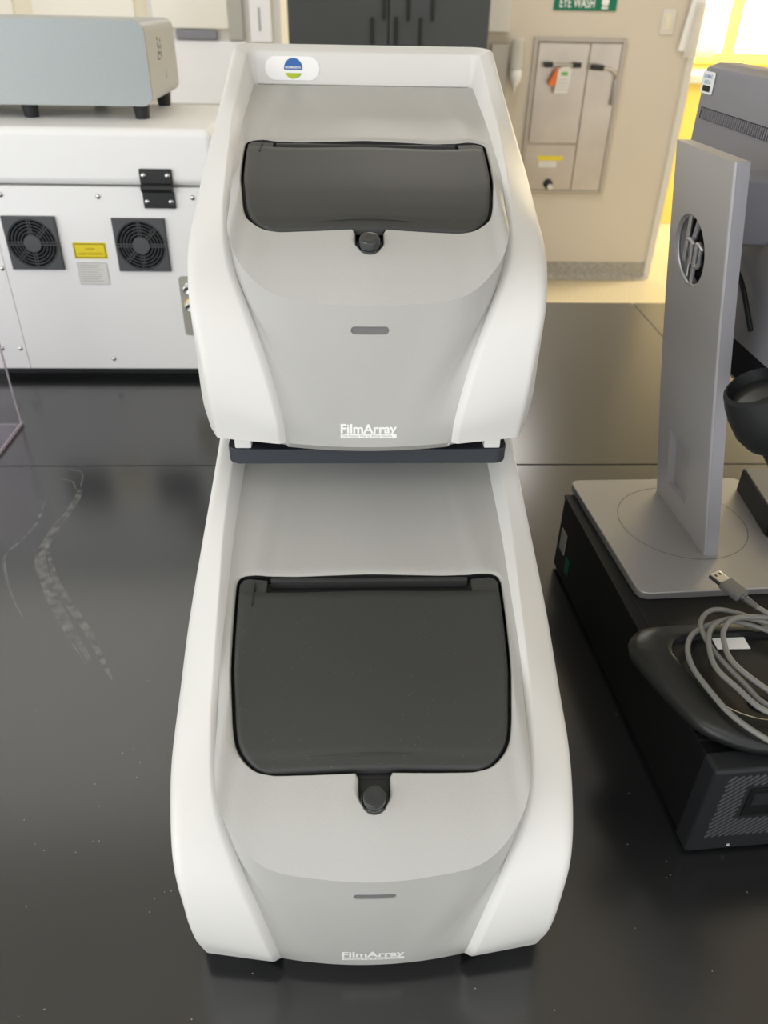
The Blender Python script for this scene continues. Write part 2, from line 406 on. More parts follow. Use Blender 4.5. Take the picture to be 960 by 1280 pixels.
# grey hood: front panel + top, one grid of two Coons patches
ZK = np.array([(.20, .06), (.2540, .1252), (.262, .1345), (.272, .1440), (.2841, .1533), (.3048, .1640), (.325, .1715), (.3414, .1764), (.37, .1828), (.4546, .1967), (.65, .2306)])
_zd = cat([(a, b, 0) for a, b in ZK[1:]], 10)
def Zc(y): return float(np.interp(y, _zd[:, 0], _zd[:, 1]))
Sd = cat(SK, 12)                                   # back -> tip
MI = int(np.argmin(np.abs(Sd[:, 1]-0.347)))        # where the crease runs into the seam
Mp = Sd[MI]
CK = [(0, 0.2540, 0.1252), (0.0316, 0.2561, 0.1258), (0.0649, 0.2617, 0.1300), (0.0867, 0.2769, 0.1447), (0.0972, 0.3003, 0.1600), tuple(Mp)]
_c = cat([(-x, y, z) for x, y, z in CK[1:][::-1]]+CK, 12)
NU, NF, NB = 97, 34, 60
crease = resamp(_c, NU)
tip = Sd[-1]
bot = np.array([((2*t-1)*tip[0], 0.2606+(tip[1]-0.2606)*(2*t-1)**2, 0.0139+(tip[2]-0.0139)*(2*t-1)**2) for t in np.linspace(0, 1, NU)])
sideF = resamp(Sd[MI:][::-1], NF+1)                # tip -> M (right side)
def mir(P): Q = P.copy(); Q[:, 0] *= -1; return Q
def coons(c0, c1, d0, d1, p):
    """ruled between c0 and c1, plus the side curves' own bend fading to the middle with power p"""
    nu, nv = len(c0), len(d0); G = np.zeros((nv, nu, 3))
    for j in range(nv):
        v = j/(nv-1)
        e0 = d0[j]-((1-v)*d0[0]+v*d0[-1]); e1 = d1[j]-((1-v)*d1[0]+v*d1[-1])
        for i in range(nu):
            w = 2*i/(nu-1)-1; e = e1 if w > 0 else e0
            k = np.array([abs(w), abs(w)**p, abs(w)**p])
            G[j, i] = (1-v)*c0[i]+v*c1[i]+e*k
    return G
GF = coons(bot, crease, mir(sideF), sideF, 2.6)
sideB = resamp(Sd[:MI+1][::-1], NB+1)              # M -> back
backl = np.array([((2*t-1)*SK[0][0], SK[0][1], SK[0][2]) for t in np.linspace(0, 1, NU)])
def resid(P): return np.array([[p[0], p[1], p[2]-Zc(p[1])] for p in P])
GB = coons(resid(crease), resid(backl), resid(mir(sideB)), resid(sideB), 6)
for j in range(GB.shape[0]):
    for i in range(NU): GB[j, i, 2] += Zc(GB[j, i, 1])
G = np.vstack([GF, GB[1:]]); NR = G.shape[0]
sh = np.array([0, 0.012, -0.010])
hoodv = [tuple(q) for row in G for q in row] + [tuple(q+sh) for row in G for q in row]
hoodf = []; N1 = NR*NU
for j in range(NR-1):
    for i in range(NU-1):
        a = j*NU+i; hoodf.append((a, a+1, a+NU+1, a+NU)); hoodf.append((N1+a, N1+a+NU, N1+a+NU+1, N1+a+1))
ring = [i for i in range(NU)] + [j*NU+NU-1 for j in range(1, NR)] + [(NR-1)*NU+i for i in range(NU-2, -1, -1)] + [j*NU for j in range(NR-2, 0, -1)]
for k in range(len(ring)):
    a, b = ring[k], ring[(k+1) % len(ring)]; hoodf.append((b, a, N1+a, N1+b))
surf_bvh = BVHTree.FromPolygons([Vector(v) for v in hoodv[:N1]], [f for f in hoodf if max(f) < N1])
def Zs(x, y):
    h = surf_bvh.ray_cast(Vector((x, y, 0.5)), Vector((0, 0, -1)))
    return h[0].z if h[0] is not None else Zc(y)
def Yf(x, z):
    h = surf_bvh.ray_cast(Vector((x, 0.0, z)), Vector((0, 1, 0)))
    return h[0].y if h[0] is not None else 0.26

# lid opening outline (right half, from the button notch round to the hinge side)
half = [(0.0095, 0.2930), (0.0095, 0.3005), (0.0112, 0.3035), (0.040, 0.3040), (0.0580, 0.3046), (0.0640, 0.3052), (0.0735, 0.3075), (0.0812, 0.3134), (0.0864, 0.3213), (0.0892, 0.3321), (0.0912, 0.3464), (0.0928, 0.3579), (0.0950, 0.3755), (0.0976, 0.4119), (0.0990, 0.4443), (0.0988, 0.4500), (0.0970, 0.4545), (0.0935, 0.4563)]
notch = [(0.0095*math.cos(t), 0.2930-0.0092*math.sin(t)) for t in np.linspace(math.pi/2, 0, 17)[:-1]]
half = half[:3]+[(float(p[0]), float(p[1])) for p in cat([(x, y, 0) for x, y in half[3:]], 5)]
rhalf = notch + half
def dens(P, h=0.004):
    out = [P[0]]
    for a, b in zip(P, P[1:]):
        m = max(1, int(math.hypot(b[0]-a[0], b[1]-a[1])/h))
        out += [(a[0]+(b[0]-a[0])*k/m, a[1]+(b[1]-a[1])*k/m) for k in range(1, m+1)]
    return out
rhalf = dens(rhalf)
outline = rhalf + dens([rhalf[-1], (-rhalf[-1][0], rhalf[-1][1])])[1:-1] + [(-x, y) for x, y in rhalf[::-1]][:-1]
def cutter_mesh(outline, rings_):
    n = len(outline); vv = []; ff = []
    for o, z in rings_:
        P = offset_poly(outline, o) if o else outline
        for i in range(n):
            x, y = P[i]; zz = z[1] if isinstance(z, tuple) else Zs(*outline[i])+z
            vv.append((x, y, zz))
    for k in range(len(rings_)-1):
        for i in range(n):
            j = (i+1) % n; ff.append((k*n+i, k*n+j, (k+1)*n+j, (k+1)*n+i))
    ff.append(tuple(range(n))[::-1]); ff.append(tuple(range((len(rings_)-1)*n, len(rings_)*n)))
    return vv, ff
def boolean(vf, cutters, m):
    def tmp(v, f):
        me = bpy.data.meshes.new('tmp'); me.from_pydata(v, [], f)
        bm = bmesh.new(); bm.from_mesh(me); bmesh.ops.recalc_face_normals(bm, faces=bm.faces); bm.to_mesh(me); bm.free()
        o = bpy.data.objects.new('tmp', me); COL.objects.link(o); return o
    a = tmp(*vf); cs = []
    for c in cutters:
        o = tmp(*c); cs.append(o); md = a.modifiers.new('b', 'BOOLEAN'); md.operation = 'DIFFERENCE'; md.solver = 'EXACT'; md.object = o
    dg = bpy.context.evaluated_depsgraph_get(); me = bpy.data.meshes.new_from_object(a.evaluated_get(dg))
    v = [tuple(q.co) for q in me.vertices]; f = [tuple(p.vertices) for p in me.polygons]
    for o in [a]+cs: bpy.data.objects.remove(o)
    return v, f
cut1 = cutter_mesh(outline, [(0, (0, 0.10)), (0, -0.0028), (0.0002, -0.0018), (0.0009, -0.0008), (0.0024, 0.0), (0.006, 0.0012), (0.006, (0, 0.33))])
# indicator slot: stadium in the x-z plane pushed back along y
st = [(x, z) for x, z in rrect(-0.0131, 0.0131, 0.1046, 0.1104, 0.00289, 8)]
cv_ = []; cf_ = []
for yy in (0.24, 0.2562):
    cv_ += [(x, yy, z) for x, z in st]
ns_ = len(st); cf_ = [(i, (i+1) % ns_, ns_+(i+1) % ns_, ns_+i) for i in range(ns_)] + [tuple(range(ns_))[::-1], tuple(range(ns_, 2*ns_))]
hoodcut = boolean((hoodv, hoodf), [cut1, (cv_, cf_)], m_grey)

def build_analyzer(label):
    t = thing('analyzer', label, 'analyzer', (0, 0.45, 0), 'stacked analyzers')
    mk('housing', hv, hf, m_white, t, 42)
    mk('hood', hoodcut[0], hoodcut[1], m_grey, t, 35)
    # lid and notch liner, coloured black to deepen the shade in the gap
    inn = offset_poly(outline, -0.0002); ln = len(inn); vv = []; ff = []
    for z in (-0.0012, -0.009):
        vv += [(inn[i][0], inn[i][1], Zs(*outline[i])+z) for i in range(ln)]
    ff = [(i, (i+1) % ln, ln+(i+1) % ln, ln+i) for i in range(ln)]
    # floor strips between left and right halves
    hh = len(rhalf)
    for i in range(hh-1):
        a, b = ln+i, ln+i+1
        c = ln+(ln-i) % ln if i else a; d = ln+(ln-i-1) % ln
        if i == 0: ff.append((a, b, d))
        else: ff.append((a, b, d, c))
    mk('lid_recess', vv, ff, m_black, t, 40)
    # lid
    yb, yt = 0.3058, 0.4400
    lw = sorted([(y, x-0.0021) for x, y in half[3:] if y < 0.4445])
    ly = np.array([a for a, b in lw]); lx = np.array([b for a, b in lw])
    ysn = [yb, yb+0.0012] + [yb+0.0012+(yt-0.001-yb-0.0012)*(k/30)**1.5 for k in range(1, 31)] + [yt]
    us = [-1, -0.985]+list(np.linspace(-0.96, 0.96, 33))+[0.985, 1]
    vv = []; ff = []
    for j, y in enumerate(ysn):
        w = float(np.interp(y, ly, lx)) if y > ly[0] else lx[0]
        for k, u in enumerate(us):
            z = Zs(0, y)*0.5+Zs(u*w, y)*0.5-0.0004
            if j == 0 or k in (0, len(us)-1): z -= 0.0014
            if j == len(ysn)-1: z -= 0.0008
            if y < yb+0.010: z -= 0.0007
            vv.append((u*w, y, z))
    nu_ = len(us)
    for j in range(len(ysn)-1):
        for k in range(nu_-1):
            a = j*nu_+k; ff.append((a, a+1, a+nu_+1, a+nu_))
    ringl = [k for k in range(nu_)]+[j*nu_+nu_-1 for j in range(1, len(ysn))]+[(len(ysn)-1)*nu_+k for k in range(nu_-2, -1, -1)]+[j*nu_ for j in range(len(ysn)-2, 0, -1)]
    base = len(vv)
    for i in ringl: vv.append((vv[i][0], vv[i][1], vv[i][2]-0.004))
    for q in range(len(ringl)):
        p2 = (q+1) % len(ringl); ff.append((ringl[p2], ringl[q], base+q, base+p2))
    lid = mk('lid', vv, ff, m_lid, t, 50)
    lid['label'] = 'charcoal flip lid with rounded corners'
    for s in (-1, 1):
        P = [(s*x, y) for x, y in [(0.0766, 0.4385), (0.0964, 0.4385), (0.0970, 0.4480), (0.0945, 0.4525), (0.0905, 0.4538), (0.0766, 0.4520)]]
        MB().prism(P, lambda x, y: Zc(y)-0.006, lambda x, y: Zc(y)-0.0022, 0.0006).build('hinge_tab', m_lid, lid, 40)
    hb = MB(); hb.box((-0.0745, 0.4515, 0.1860), (0.0745, 0.4558, 0.1935), 0.0008)
    hb.build('hinge_bar', m_lid, lid, 40)
    MB().box((-0.0860, 0.4262, 0.1850), (-0.0852, 0.4485, 0.1960), T=lambda v: (v[0], v[1], v[2]+Zc(v[1])-Zc(0.448)-0.0002)).build('hinge_slit', m_black, lid)
    gr = MB().tube([(x, 0.3132, Zs(x, 0.3132)-0.0002) for x in np.linspace(-0.041, 0.036, 14)], 0.0004, 6); gr.build('finger_ridge', m_lid, lid, 60)
    # button in its notch
    ax = Vector((0, -0.30, 0.954)).normalized(); bc = Vector((0, 0.2915, 0.1465))
    bt = MB().lathe(bc, ax, [(0.0070, 0.0), (0.0070, 0.0142), (0.0066, 0.0150), (0.0056, 0.0153), (0.0030, 0.0150), (0.0, 0.0149)], 40).build('button', m_button, t, 35)
    MB().lathe(bc, ax, [(0.0086, 0.0), (0.0086, 0.0085), (0.0080, 0.0090), (0.0074, 0.0085), (0.0074, 0.004)], 40).build('button_collar', m_lid, bt, 35)
    # indicator window
    mk('indicator_window', [(x, 0.2560, z) for x, z in rrect(-0.0129, 0.0129, 0.1048, 0.1102, 0.0027, 8)], [tuple(range(36))], m_slot, t)
    # lettering on the front panel
    v, f = text_geo('FilmArray', None, 0.0418, 0.030)
    capz = 0.0264; top = 0.0342
    cap = sorted(v[:, 1])[-1]; vv = []
    sc_ = (top-capz)/cap
    for p in v:
        x = p[0]-0.0002; z = capz+p[1]*sc_
        z = max(z, capz-0.0022)
        vv.append((x, Yf(x, z)-0.00025, z))
    lt = mk('lettering', vv, f, m_print, t); lt['label'] = 'white FilmArray lettering'
    xs = np.linspace(-0.0212, 0.0206, 18); vv = []; ff = []
    for z in (0.0221, 0.0254): vv += [(x, Yf(x, z)-0.00022, z) for x in xs]
    ff = [(i, i+1, 19+i, 18+i) for i in range(17)]
    bar = mk('slogan_bar', vv, ff, m_print, lt)
    v, f = text_geo('The Fastest Way to Better Results', None, 0.037, 0.0)
    mk('slogan_text', [(p[0]-0.0015, Yf(p[0], 0.0236)-0.0004, 0.0230+p[1]*1.1) for p in v], f, m_printgrey, bar)
    # feet
    ft = MB().box((0.0915, 0.2835, 0.0), (0.1045, 0.2960, 0.0125), 0.0012).build('foot', m_white, t, 40)
    for s in ((-0.196, 0, 0), (0, 0.31, 0), (-0.196, 0.31, 0)): dupe(ft, s)
    MB().box((-0.112, 0.300, 0.008), (0.112, 0.620, 0.016)).build('underside_plate', m_rubber, t)
    return t
lower = build_analyzer('lower white and grey analyzer standing on the black bench, its lid nearest')
lower_parts = [o for o in bpy.data.objects if o.parent is lower]
def copy_tree(o, parent):
    c = o.copy(); COL.objects.link(c); c.parent = parent
    for ch in [q for q in bpy.data.objects if q.parent is o]: copy_tree(ch, c)
    return c
upper = copy_tree(lower, None)
upper.location = (0, 0.45+DY, DZ)
upper['label'] = 'upper white and grey analyzer on the dark shelf, round blue logo sticker on its rim'
# sticker on the rear rim wall of the upper analyzer
A0 = Vector((0, 0.6085+DY, 0.2233+DZ)); A1 = Vector((0, 0.6155+DY, 0.2500+DZ)); ey = (A1-A0).normalized(); ex = Vector((1, 0, 0)); nz = ex.cross(ey)
def onrim(x, h, lift): return tuple(Vector((x, 0, 0))+A0+ey*h+nz*lift)
scx, sch = -0.0690, 0.0133
pill = rrect(scx-0.0262, scx+0.0262, sch-0.0102, sch+0.0102, 0.01015, 10)
sticker = mk('round_ended_sticker', [onrim(x, h, 0.0006) for x, h in pill]+[onrim(x, h, 0.0) for x, h in pill], [tuple(range(44))]+[(i, (i+1) % 44, 44+(i+1) % 44, 44+i) for i in range(44)], m_print, upper)
def seg(a0, a1, r=0.0089, n=18): return [(scx+0.001+r*math.cos(t), sch+r*math.sin(t)) for t in np.linspace(math.radians(a0), math.radians(a1), n)]
mk('logo_dome', [onrim(x, h, 0.0009) for x, h in seg(-8, 188)], [tuple(range(18))], m_blue, sticker)
q = seg(207, 333); q2 = [p for p in q]
mk('logo_bowl', [onrim(x, h, 0.0009) for x, h in q], [tuple(range(18))], m_lime, sticker)
qq = seg(290, 333, n=9)
mk('logo_leaf', [onrim(x, h, 0.0011) for x, h in qq], [tuple(range(9))], m_leaf, sticker)
v, f = text_geo('BIOMERIEUX', 0.0019, 0.0150, 0.02)
mk('logo_text', [onrim(scx+0.001+p[0], sch-0.0002+p[1], 0.0012) for p in v], f, m_print, sticker)

# shelf between the two analyzers
shp = [p for p in rrect(-0.1108, 0.1108, 0.530, 0.88, 0.010, 8)]
shelf = MB().prism(shp, 0.2592, 0.2626, 0.0008).build('shelf', m_shelf, None, 40)
tag(shelf, 'thin dark slate shelf holding up the upper analyzer', 'shelf')
MB().prism(rrect(-0.1107, 0.1107, 0.5302, 0.5520, 0.010, 8), 0.2497, 0.2592).build('front_lip', m_shelf, shelf, 40)
for s in (-1, 1):
    MB().box((s*0.118-0.004, 0.645, 0.0), (s*0.118+0.004, 0.90, 0.2597), 0.001).build('support_leg', m_shelf, shelf, 40)

# ------------------------------------------------------------------ white bench instrument with fans (rear left)
YL = 1.2511
las = thing('laser_instrument', 'white metal instrument with two fan grilles, its rear panel facing us', 'instrument', (-0.66, 1.40, 0))
XR, XL = -0.218, -1.10
MB().box((XL+0.02, YL+0.02, 0.0), (XR-0.02, 1.53, 0.018)).build('base', m_rubber, las)
MB().box((XL, YL+0.001, 0.0164), (XR, 1.545, 0.3108), 0.002).build('body', m_laser, las, 40)
MB().box((-0.5615, YL-0.0012, 0.0175), (XR+0.0, YL+0.002, 0.3105), 0.0008).build('rear_panel', m_laser, las, 40)
MB().box((XL, YL-0.0012, 0.0175), (-0.5635, YL+0.002, 0.3105), 0.0008).build('side_panel', m_laser, las, 40)
MB().box((XL, YL-0.003, 0.3128), (XR+0.002, 1.548, 0.392), 0.012, 4).build('hood_lid', m_laser, las, 40)
def fan(cx, cz):
    y0 = YL-0.0012; a = 0.0405; n = 64; R = 0.0375; d = 0.006
    circ = [(R*math.cos(2*math.pi*i/n), R*math.sin(2*math.pi*i/n)) for i in range(n)]
    sq = []
    for i in range(n):
        c, s = math.cos(2*math.pi*i/n), math.sin(2*math.pi*i/n); k = a/max(abs(c), abs(s)); sq.append((c*k, s*k))
    vv = []; ff = []
    for P, y in ((circ, y0), (circ, y0-d), ([(x*0.97, z*0.97) for x, z in sq], y0-d), (sq, y0-d+0.0015), (sq, y0)):
        vv += [(cx+x, y, cz+z) for x, z in P]
    for k in range(4):
        for i in range(n):
            j = (i+1) % n; ff.append((k*n+i, k*n+j, (k+1)*n+j, (k+1)*n+i))
    fr = mk('fan_guard', vv, ff, m_fan, las, 30)
    MB().cyl((cx, y0-0.0003, cz), (cx, y0+0.0005, cz), R, n=48).build('fan_opening', m_fandark, fr)
    g = MB()
    for rr in (0.0175, 0.0222, 0.0269, 0.0316, 0.0362):
        g.tube([(cx+rr*math.cos(2*math.pi*i/40), y0-d+0.0012, cz+rr*math.sin(2*math.pi*i/40)) for i in range(41)], 0.0009, 6)
    for ang in (0, 90, 180, 270, 45, 225):
        t = math.radians(ang); c, s = math.cos(t), math.sin(t)
        for o in (-0.0019, 0.0019):
            g.cyl((cx+0.012*c-o*s, y0-d+0.0008, cz+0.012*s+o*c), (cx+0.0372*c-o*s, y0-d+0.0008, cz+0.0372*s+o*c), 0.0009, n=6)
    g.build('fan_rings', m_fan, fr, 60)
    MB().lathe((cx, y0-0.001, cz), (0, -1, 0), [(0.0135, 0), (0.0135, 0.005), (0.0128, 0.0058), (0.0, 0.006)], 32).build('fan_hub', m_fan, fr, 40)
fan(-0.5091, 0.2279); fan(-0.3424, 0.2262)
h = MB().box((-0.3294, YL-0.006, 0.2816), (-0.2812, YL-0.0015, 0.3060), 0.0015); h.box((-0.3294, YL-0.008, 0.3170), (-0.2812, YL-0.0035, 0.3381), 0.0015)
hinge = h.build('hinge', m_black, las, 40)
MB().cyl((-0.3285, YL-0.009, 0.3115), (-0.2821, YL-0.009, 0.3115), 0.006, n=20).build('hinge_knuckle', m_black, hinge, 50)
sc = MB().lathe((-0.3230, YL-0.0075, 0.3290), (0, -1, 0), [(0.0042, 0), (0.0042, 0.0008), (0.0030, 0.0026), (0.0, 0.0031)], 20).build('hinge_screw', m_steel, hinge, 60)
dupe(sc, (0.0355, 0, 0)); dupe(sc, (0, 0.002, -0.0375)); dupe(sc, (0.0355, 0.002, -0.0375))
s0 = MB().lathe((-0.3974, YL-0.001, 0.2975), (0, -1, 0), [(0.0040, 0), (0.0040, 0.0007), (0.0030, 0.0022), (0.0, 0.0028)], 20).build('panel_screw', m_steel, las, 60)
def px_on_laser(x, y):
    d = (x-480)/961*cr_-(y-640)/961*cu_+fw; return CAM+d*(YL-CAM[1])/d[1]
for q in ((3, 335), (3, 435), (26, 435), (143, 448), (1, 243), (241, 247)):
    P = px_on_laser(*q); dupe(s0, (P[0]+0.3974, 0, P[2]-0.2975))
yl = MB().box((-0.4505, YL-0.0018, 0.2040), (-0.3990, YL-0.001, 0.2290)).build('caution_label', m_yellow, las)
bd = MB()
for a, b in (((-0.4488, 0.2057), (-0.4008, 0.2066)), ((-0.4488, 0.2263), (-0.4008, 0.2272)), ((-0.4488, 0.2057), (-0.4478, 0.2272)), ((-0.4017, 0.2057), (-0.4008, 0.2272))):
    bd.box((a[0], YL-0.0022, a[1]), (b[0], YL-0.0018, b[1]))
bd.build('label_border', m_black, yl)
m_ylw2 = mat('label_ochre_print', (0.30, 0.22, 0.01), 0.6)
label_text('label_text', 'CAUTION', m_ylw2, yl, (-0.4248, YL-0.002, 0.2180), (1, 0, 0), (0, 0, 1), 0.0030, 0.0150)
label_text('label_text', 'LASER RADIATION', m_ylw2, yl, (-0.4248, YL-0.002, 0.2105), (1, 0, 0), (0, 0, 1), 0.0030, 0.0360)
il = mk('rating_label', [(x, YL-0.0016, z) for x, z in rrect(-0.4495, -0.4020, 0.1625, 0.1980, 0.002)], [tuple(range(28))[::-1]], m_printgrey, las)
mk('rating_face', [(x, YL-0.0019, z) for x, z in rrect(-0.4486, -0.4029, 0.1634, 0.1971, 0.0015)], [tuple(range(28))[::-1]], m_paper, il)
ln = MB()
for k in range(8):
    z = 0.1935-k*0.0036; ln.box((-0.4465, YL-0.0021, z), (-0.4465+0.028+0.013*random.random(), YL-0.0019, z+0.0009))
ln.build('rating_print', m_printgrey, il)
pts = rrect(-0.2925, -0.262, 0.0785, 0.1775, 0.006)
cp = MB(); cp.add([(x, YL-0.003, z) for x, z in pts]+[(x, YL-0.001, z) for x, z in pts], [tuple(range(28))[::-1]]+[(i, (i+1) % 28, 28+(i+1) % 28, 28+i) for i in range(28)])
m_plate = mat('zinc_plate', (0.42, 0.41, 0.36), 0.45, metal=0.3)
plate = cp.build('connector_plate', m_plate, las)
for z in (0.1585, 0.1300):
    k = MB().lathe((-0.2775, YL-0.003, z), (0, -1, 0), [(0.009, 0), (0.009, 0.003), (0.0075, 0.003), (0.0075, 0.012), (0.006, 0.013), (0.0, 0.011)], 24).build('coax_socket', m_steel, plate, 40)
    if z < 0.15: MB().lathe((-0.2775, YL-0.003, z), (0, -1, 0), [(0.0105, 0), (0.0105, 0.0015), (0.009, 0.0018)], 24).build('socket_ring', m_brass, k, 40)

# silver box standing on it
ZL = 0.392
sb = thing('silver_box', 'silver grey metal box on black feet, on top of the white instrument', 'instrument', (-0.61, 1.45, ZL))
pts = rrect(-0.92, -0.316, 0.4125, 0.5205, 0.014, 8); n_ = len(pts)
def extr(P, y0, y1): return [(x, y0, z) for x, z in P]+[(x, y1, z) for x, z in P], [tuple(range(len(P))), tuple(range(len(P), 2*len(P)))[::-1]]+[(i, len(P)+i, len(P)+(i+1) % len(P), (i+1) % len(P)) for i in range(len(P))]
v, f = extr(pts, 1.338, 1.56); mk('case', v, f, m_silverside, sb, 40)
v, f = extr(offset_poly(pts, 0.0015), 1.332, 1.339); fpn = mk('face_panel', v, f, m_silverbox, sb, 40)
f0 = MB().lathe((-0.338, 1.352, ZL), (0, 0, 1), [(0.0105, 0), (0.0130, 0.021)], 20).build('foot', m_rubber, sb, 40)
for d in ((-0.170, 0, 0), (-0.56, 0, 0), (0, 0.170, 0), (-0.110, 0.170, 0), (-0.56, 0.170, 0)): dupe(f0, d)
mk('side_button', *(lambda m: (m.v, m.f))(MB().lathe((-0.3160, 1.468, 0.447), (1, 0, 0), [(0.0085, 0), (0.0085, 0.001), (0.0072, 0.0016), (0.0, 0.0012)], 24)), m_silverside, sb, 40)
pm = MB()
for y0, y1, z0, z1 in ((1.415, 1.4165, 0.468, 0.474), (1.417, 1.432, 0.4675, 0.469), (1.420, 1.424, 0.474, 0.480), (1.420, 1.424, 0.484, 0.490), (1.428, 1.432, 0.474, 0.478), (1.428, 1.432, 0.482, 0.486), (1.440, 1.443, 0.470, 0.478), (1.440, 1.443, 0.481, 0.488), (1.440, 1.443, 0.490, 0.495), (1.420, 1.424, 0.493, 0.498)):
    pm.box((-0.3164, y0, z0), (-0.3156, y1, z1))
pm.build('side_print', m_fan, sb)

# clear acrylic sign holder
ac = thing('acrylic_holder', 'clear acrylic sign holder on the bench in front of the white instrument', 'sign holder', (-0.62, 1.03, 0))
MB().box((-0.72, 1.0745, 0.0006), (-0.5235, 1.078, 0.24), 0.0008).build('upright_sheet', m_clear, ac, 40)
MB().box((-0.72, 0.955, 0.0006), (-0.5215, 1.0742, 0.0040), 0.0008).build('foot_sheet', m_clear, ac, 40)
MB().box((-0.5235, 1.0745, 0.0040), (-0.5222, 1.0782, 0.24), 0.0004).build('upright_edge', m_acryledge, ac)
MB().box((-0.5214, 0.955, 0.0006), (-0.5195, 1.078, 0.0060), 0.0006).build('foot_edge', m_acryledge, ac)

# ------------------------------------------------------------------ desktop computer (right)
PA = math.atan2(0.0250, 0.3707)                    # turned a little anticlockwise
ca, sa = math.cos(PA), math.sin(PA)
def PT(v):                                         # x across from left side, y from front to back, z up
    x, y, z = v; return (0.2486+x*ca-y*sa, 0.344+x*sa+y*ca, z)
pc = thing('desktop_computer', 'black desktop computer lying flat under the silver monitor stand', 'computer', PT((0.169, 0.19, 0)))
MB().box((0.001, 0.018, 0.004), (0.337, 0.372, 0.097), 0.0015, T=PT).build('case', m_pc, pc, 40)
MB().box((0.0, 0.030, 0.0965), (0.338, 0.372, 0.100), 0.001, T=PT).build('top_cover', m_pc, pc, 40)
MB().box((0.010, 0.050, 0.0995), (0.328, 0.0508, 0.1004), T=PT).build('cover_groove', m_pcfront, pc)
MB().box((0.0105, 0.040, 0.0995), (0.0113, 0.36, 0.1005), T=PT).build('cover_ridge', m_pcfront, pc)
bz = MB().box((-0.001, 0.0, 0.002), (0.339, 0.0195, 0.101), 0.0035, 3, T=PT).build('front_bezel', m_pcfront, pc, 40)
MB().box((0.032, -0.001, 0.046), (0.200, 0.004, 0.079), 0.001, T=PT).build('drive_bay', m_pc, bz, 40)
MB().box((0.036, -0.0018, 0.060), (0.196, 0.000, 0.074), 0.0006, T=PT).build('drive_tray', m_pcfront, bz, 40)
rb = MB()
def rib(x0, z0, L):
    c = 0.7071; w = 0.0012
    a = [(x0, z0), (x0+L*c, z0+L*c)]
    rb.box((0, -0.0009, -w/2), (L, 0.0008, w/2), T=lambda v: PT((x0+v[0]*c-v[2]*c, v[1], z0+v[0]*c+v[2]*c)))
step = 0.0056
for d in np.arange(-0.09, 0.34, step):             # ribs z = x - d, clipped to the vent area and the drive bay
    z0, z1 = 0.022, 0.095
    segs = []; cur = None
    for t in np.arange(z0, z1, 0.0015):
        x = d+t
        ok = 0.010 <= x <= 0.330 and not (0.027 < x < 0.208 and 0.042 < t < 0.083)
        if ok and cur is None: cur = t
        if not ok and cur is not None: segs.append((cur, t)); cur = None
    if cur is not None: segs.append((cur, z1))
    for a, b in segs:
        if b-a > 0.004: rib(d+a, a, (b-a)*1.4142)
rb.build('vent_ribs', m_vent, bz)
MB().box((0.085, -0.004, 0.004), (0.250, 0.001, 0.017), 0.002, T=PT).build('finger_step', m_pcfront, bz, 40)
m_led = mat('clear_led', (0.5, 0.5, 0.48), 0.3)
MB().lathe(PT((0.0335, 0.0, 0.0085)), (sa, -ca, 0), [(0.0013, 0), (0.0012, 0.0006)], 12).build('indicator_led', m_led, bz)
m_tagg = mat('green_seal', (0.0, 0.10, 0.08), 0.4)
MB().box((0.0004, 0.345, 0.035), (0.0012, 0.362, 0.062), T=PT).build('side_label', m_printgrey, pc)
MB().box((0.0004, 0.325, 0.020), (0.0012, 0.337, 0.040), T=PT).build('seal_label', m_tagg, pc)
for x in (0.03, 0.30):
    for y in (0.04, 0.34):
        MB().lathe(PT((x, y, 0)), (0, 0, 1), [(0.009, 0), (0.010, 0.0045)], 16).build('foot', m_rubber, pc)

# ------------------------------------------------------------------ monitor, seen from behind
ZB = 0.1006
mon = thing('monitor', 'monitor seen from behind on a silver stand, round logo cut through its neck', 'monitor', (0.335, 0.645, ZB))
bo = [(0.2325, 0.7333), (0.2506, 0.5345), (0.4330, 0.5445), (0.4290, 0.7370)]
def round_poly(P, r, n=6):
    out = []; m = len(P)
    for i in range(m):
        b = Vector(P[i]); a = (Vector(P[i-1])-b).normalized()*r; c = (Vector(P[(i+1) % m])-b).normalized()*r
        for k in range(n+1):
            t = k/n; p = (1-t)**2*(b+a)+2*t*(1-t)*b+t*t*(b+c); out.append((p.x, p.y))
    return out
bop = round_poly(bo, 0.012)
mb = MB().prism(bop, ZB, ZB+0.0075, 0.0015).build('stand_base', m_stand, mon, 40)
m_groove = mat('dark_groove', (0.08, 0.08, 0.08), 0.5)
g = MB(); cx, cy = 0.331, 0.650
def annulus(b, r0_, r1_, z, n=72):
    vv = []; ff = []
    for r in (r0_, r1_): vv += [(cx+r*math.cos(2*math.pi*i/n), cy+r*math.sin(2*math.pi*i/n), z) for i in range(n)]
    ff = [(i, (i+1) % n, n+(i+1) % n, n+i) for i in range(n)]; return b.add(vv, [q[::-1] for q in ff])
annulus(g, 0.0648, 0.0655, ZB+0.00765).build('swivel_groove', m_groove, mb)
ZN = ZB+0.0076
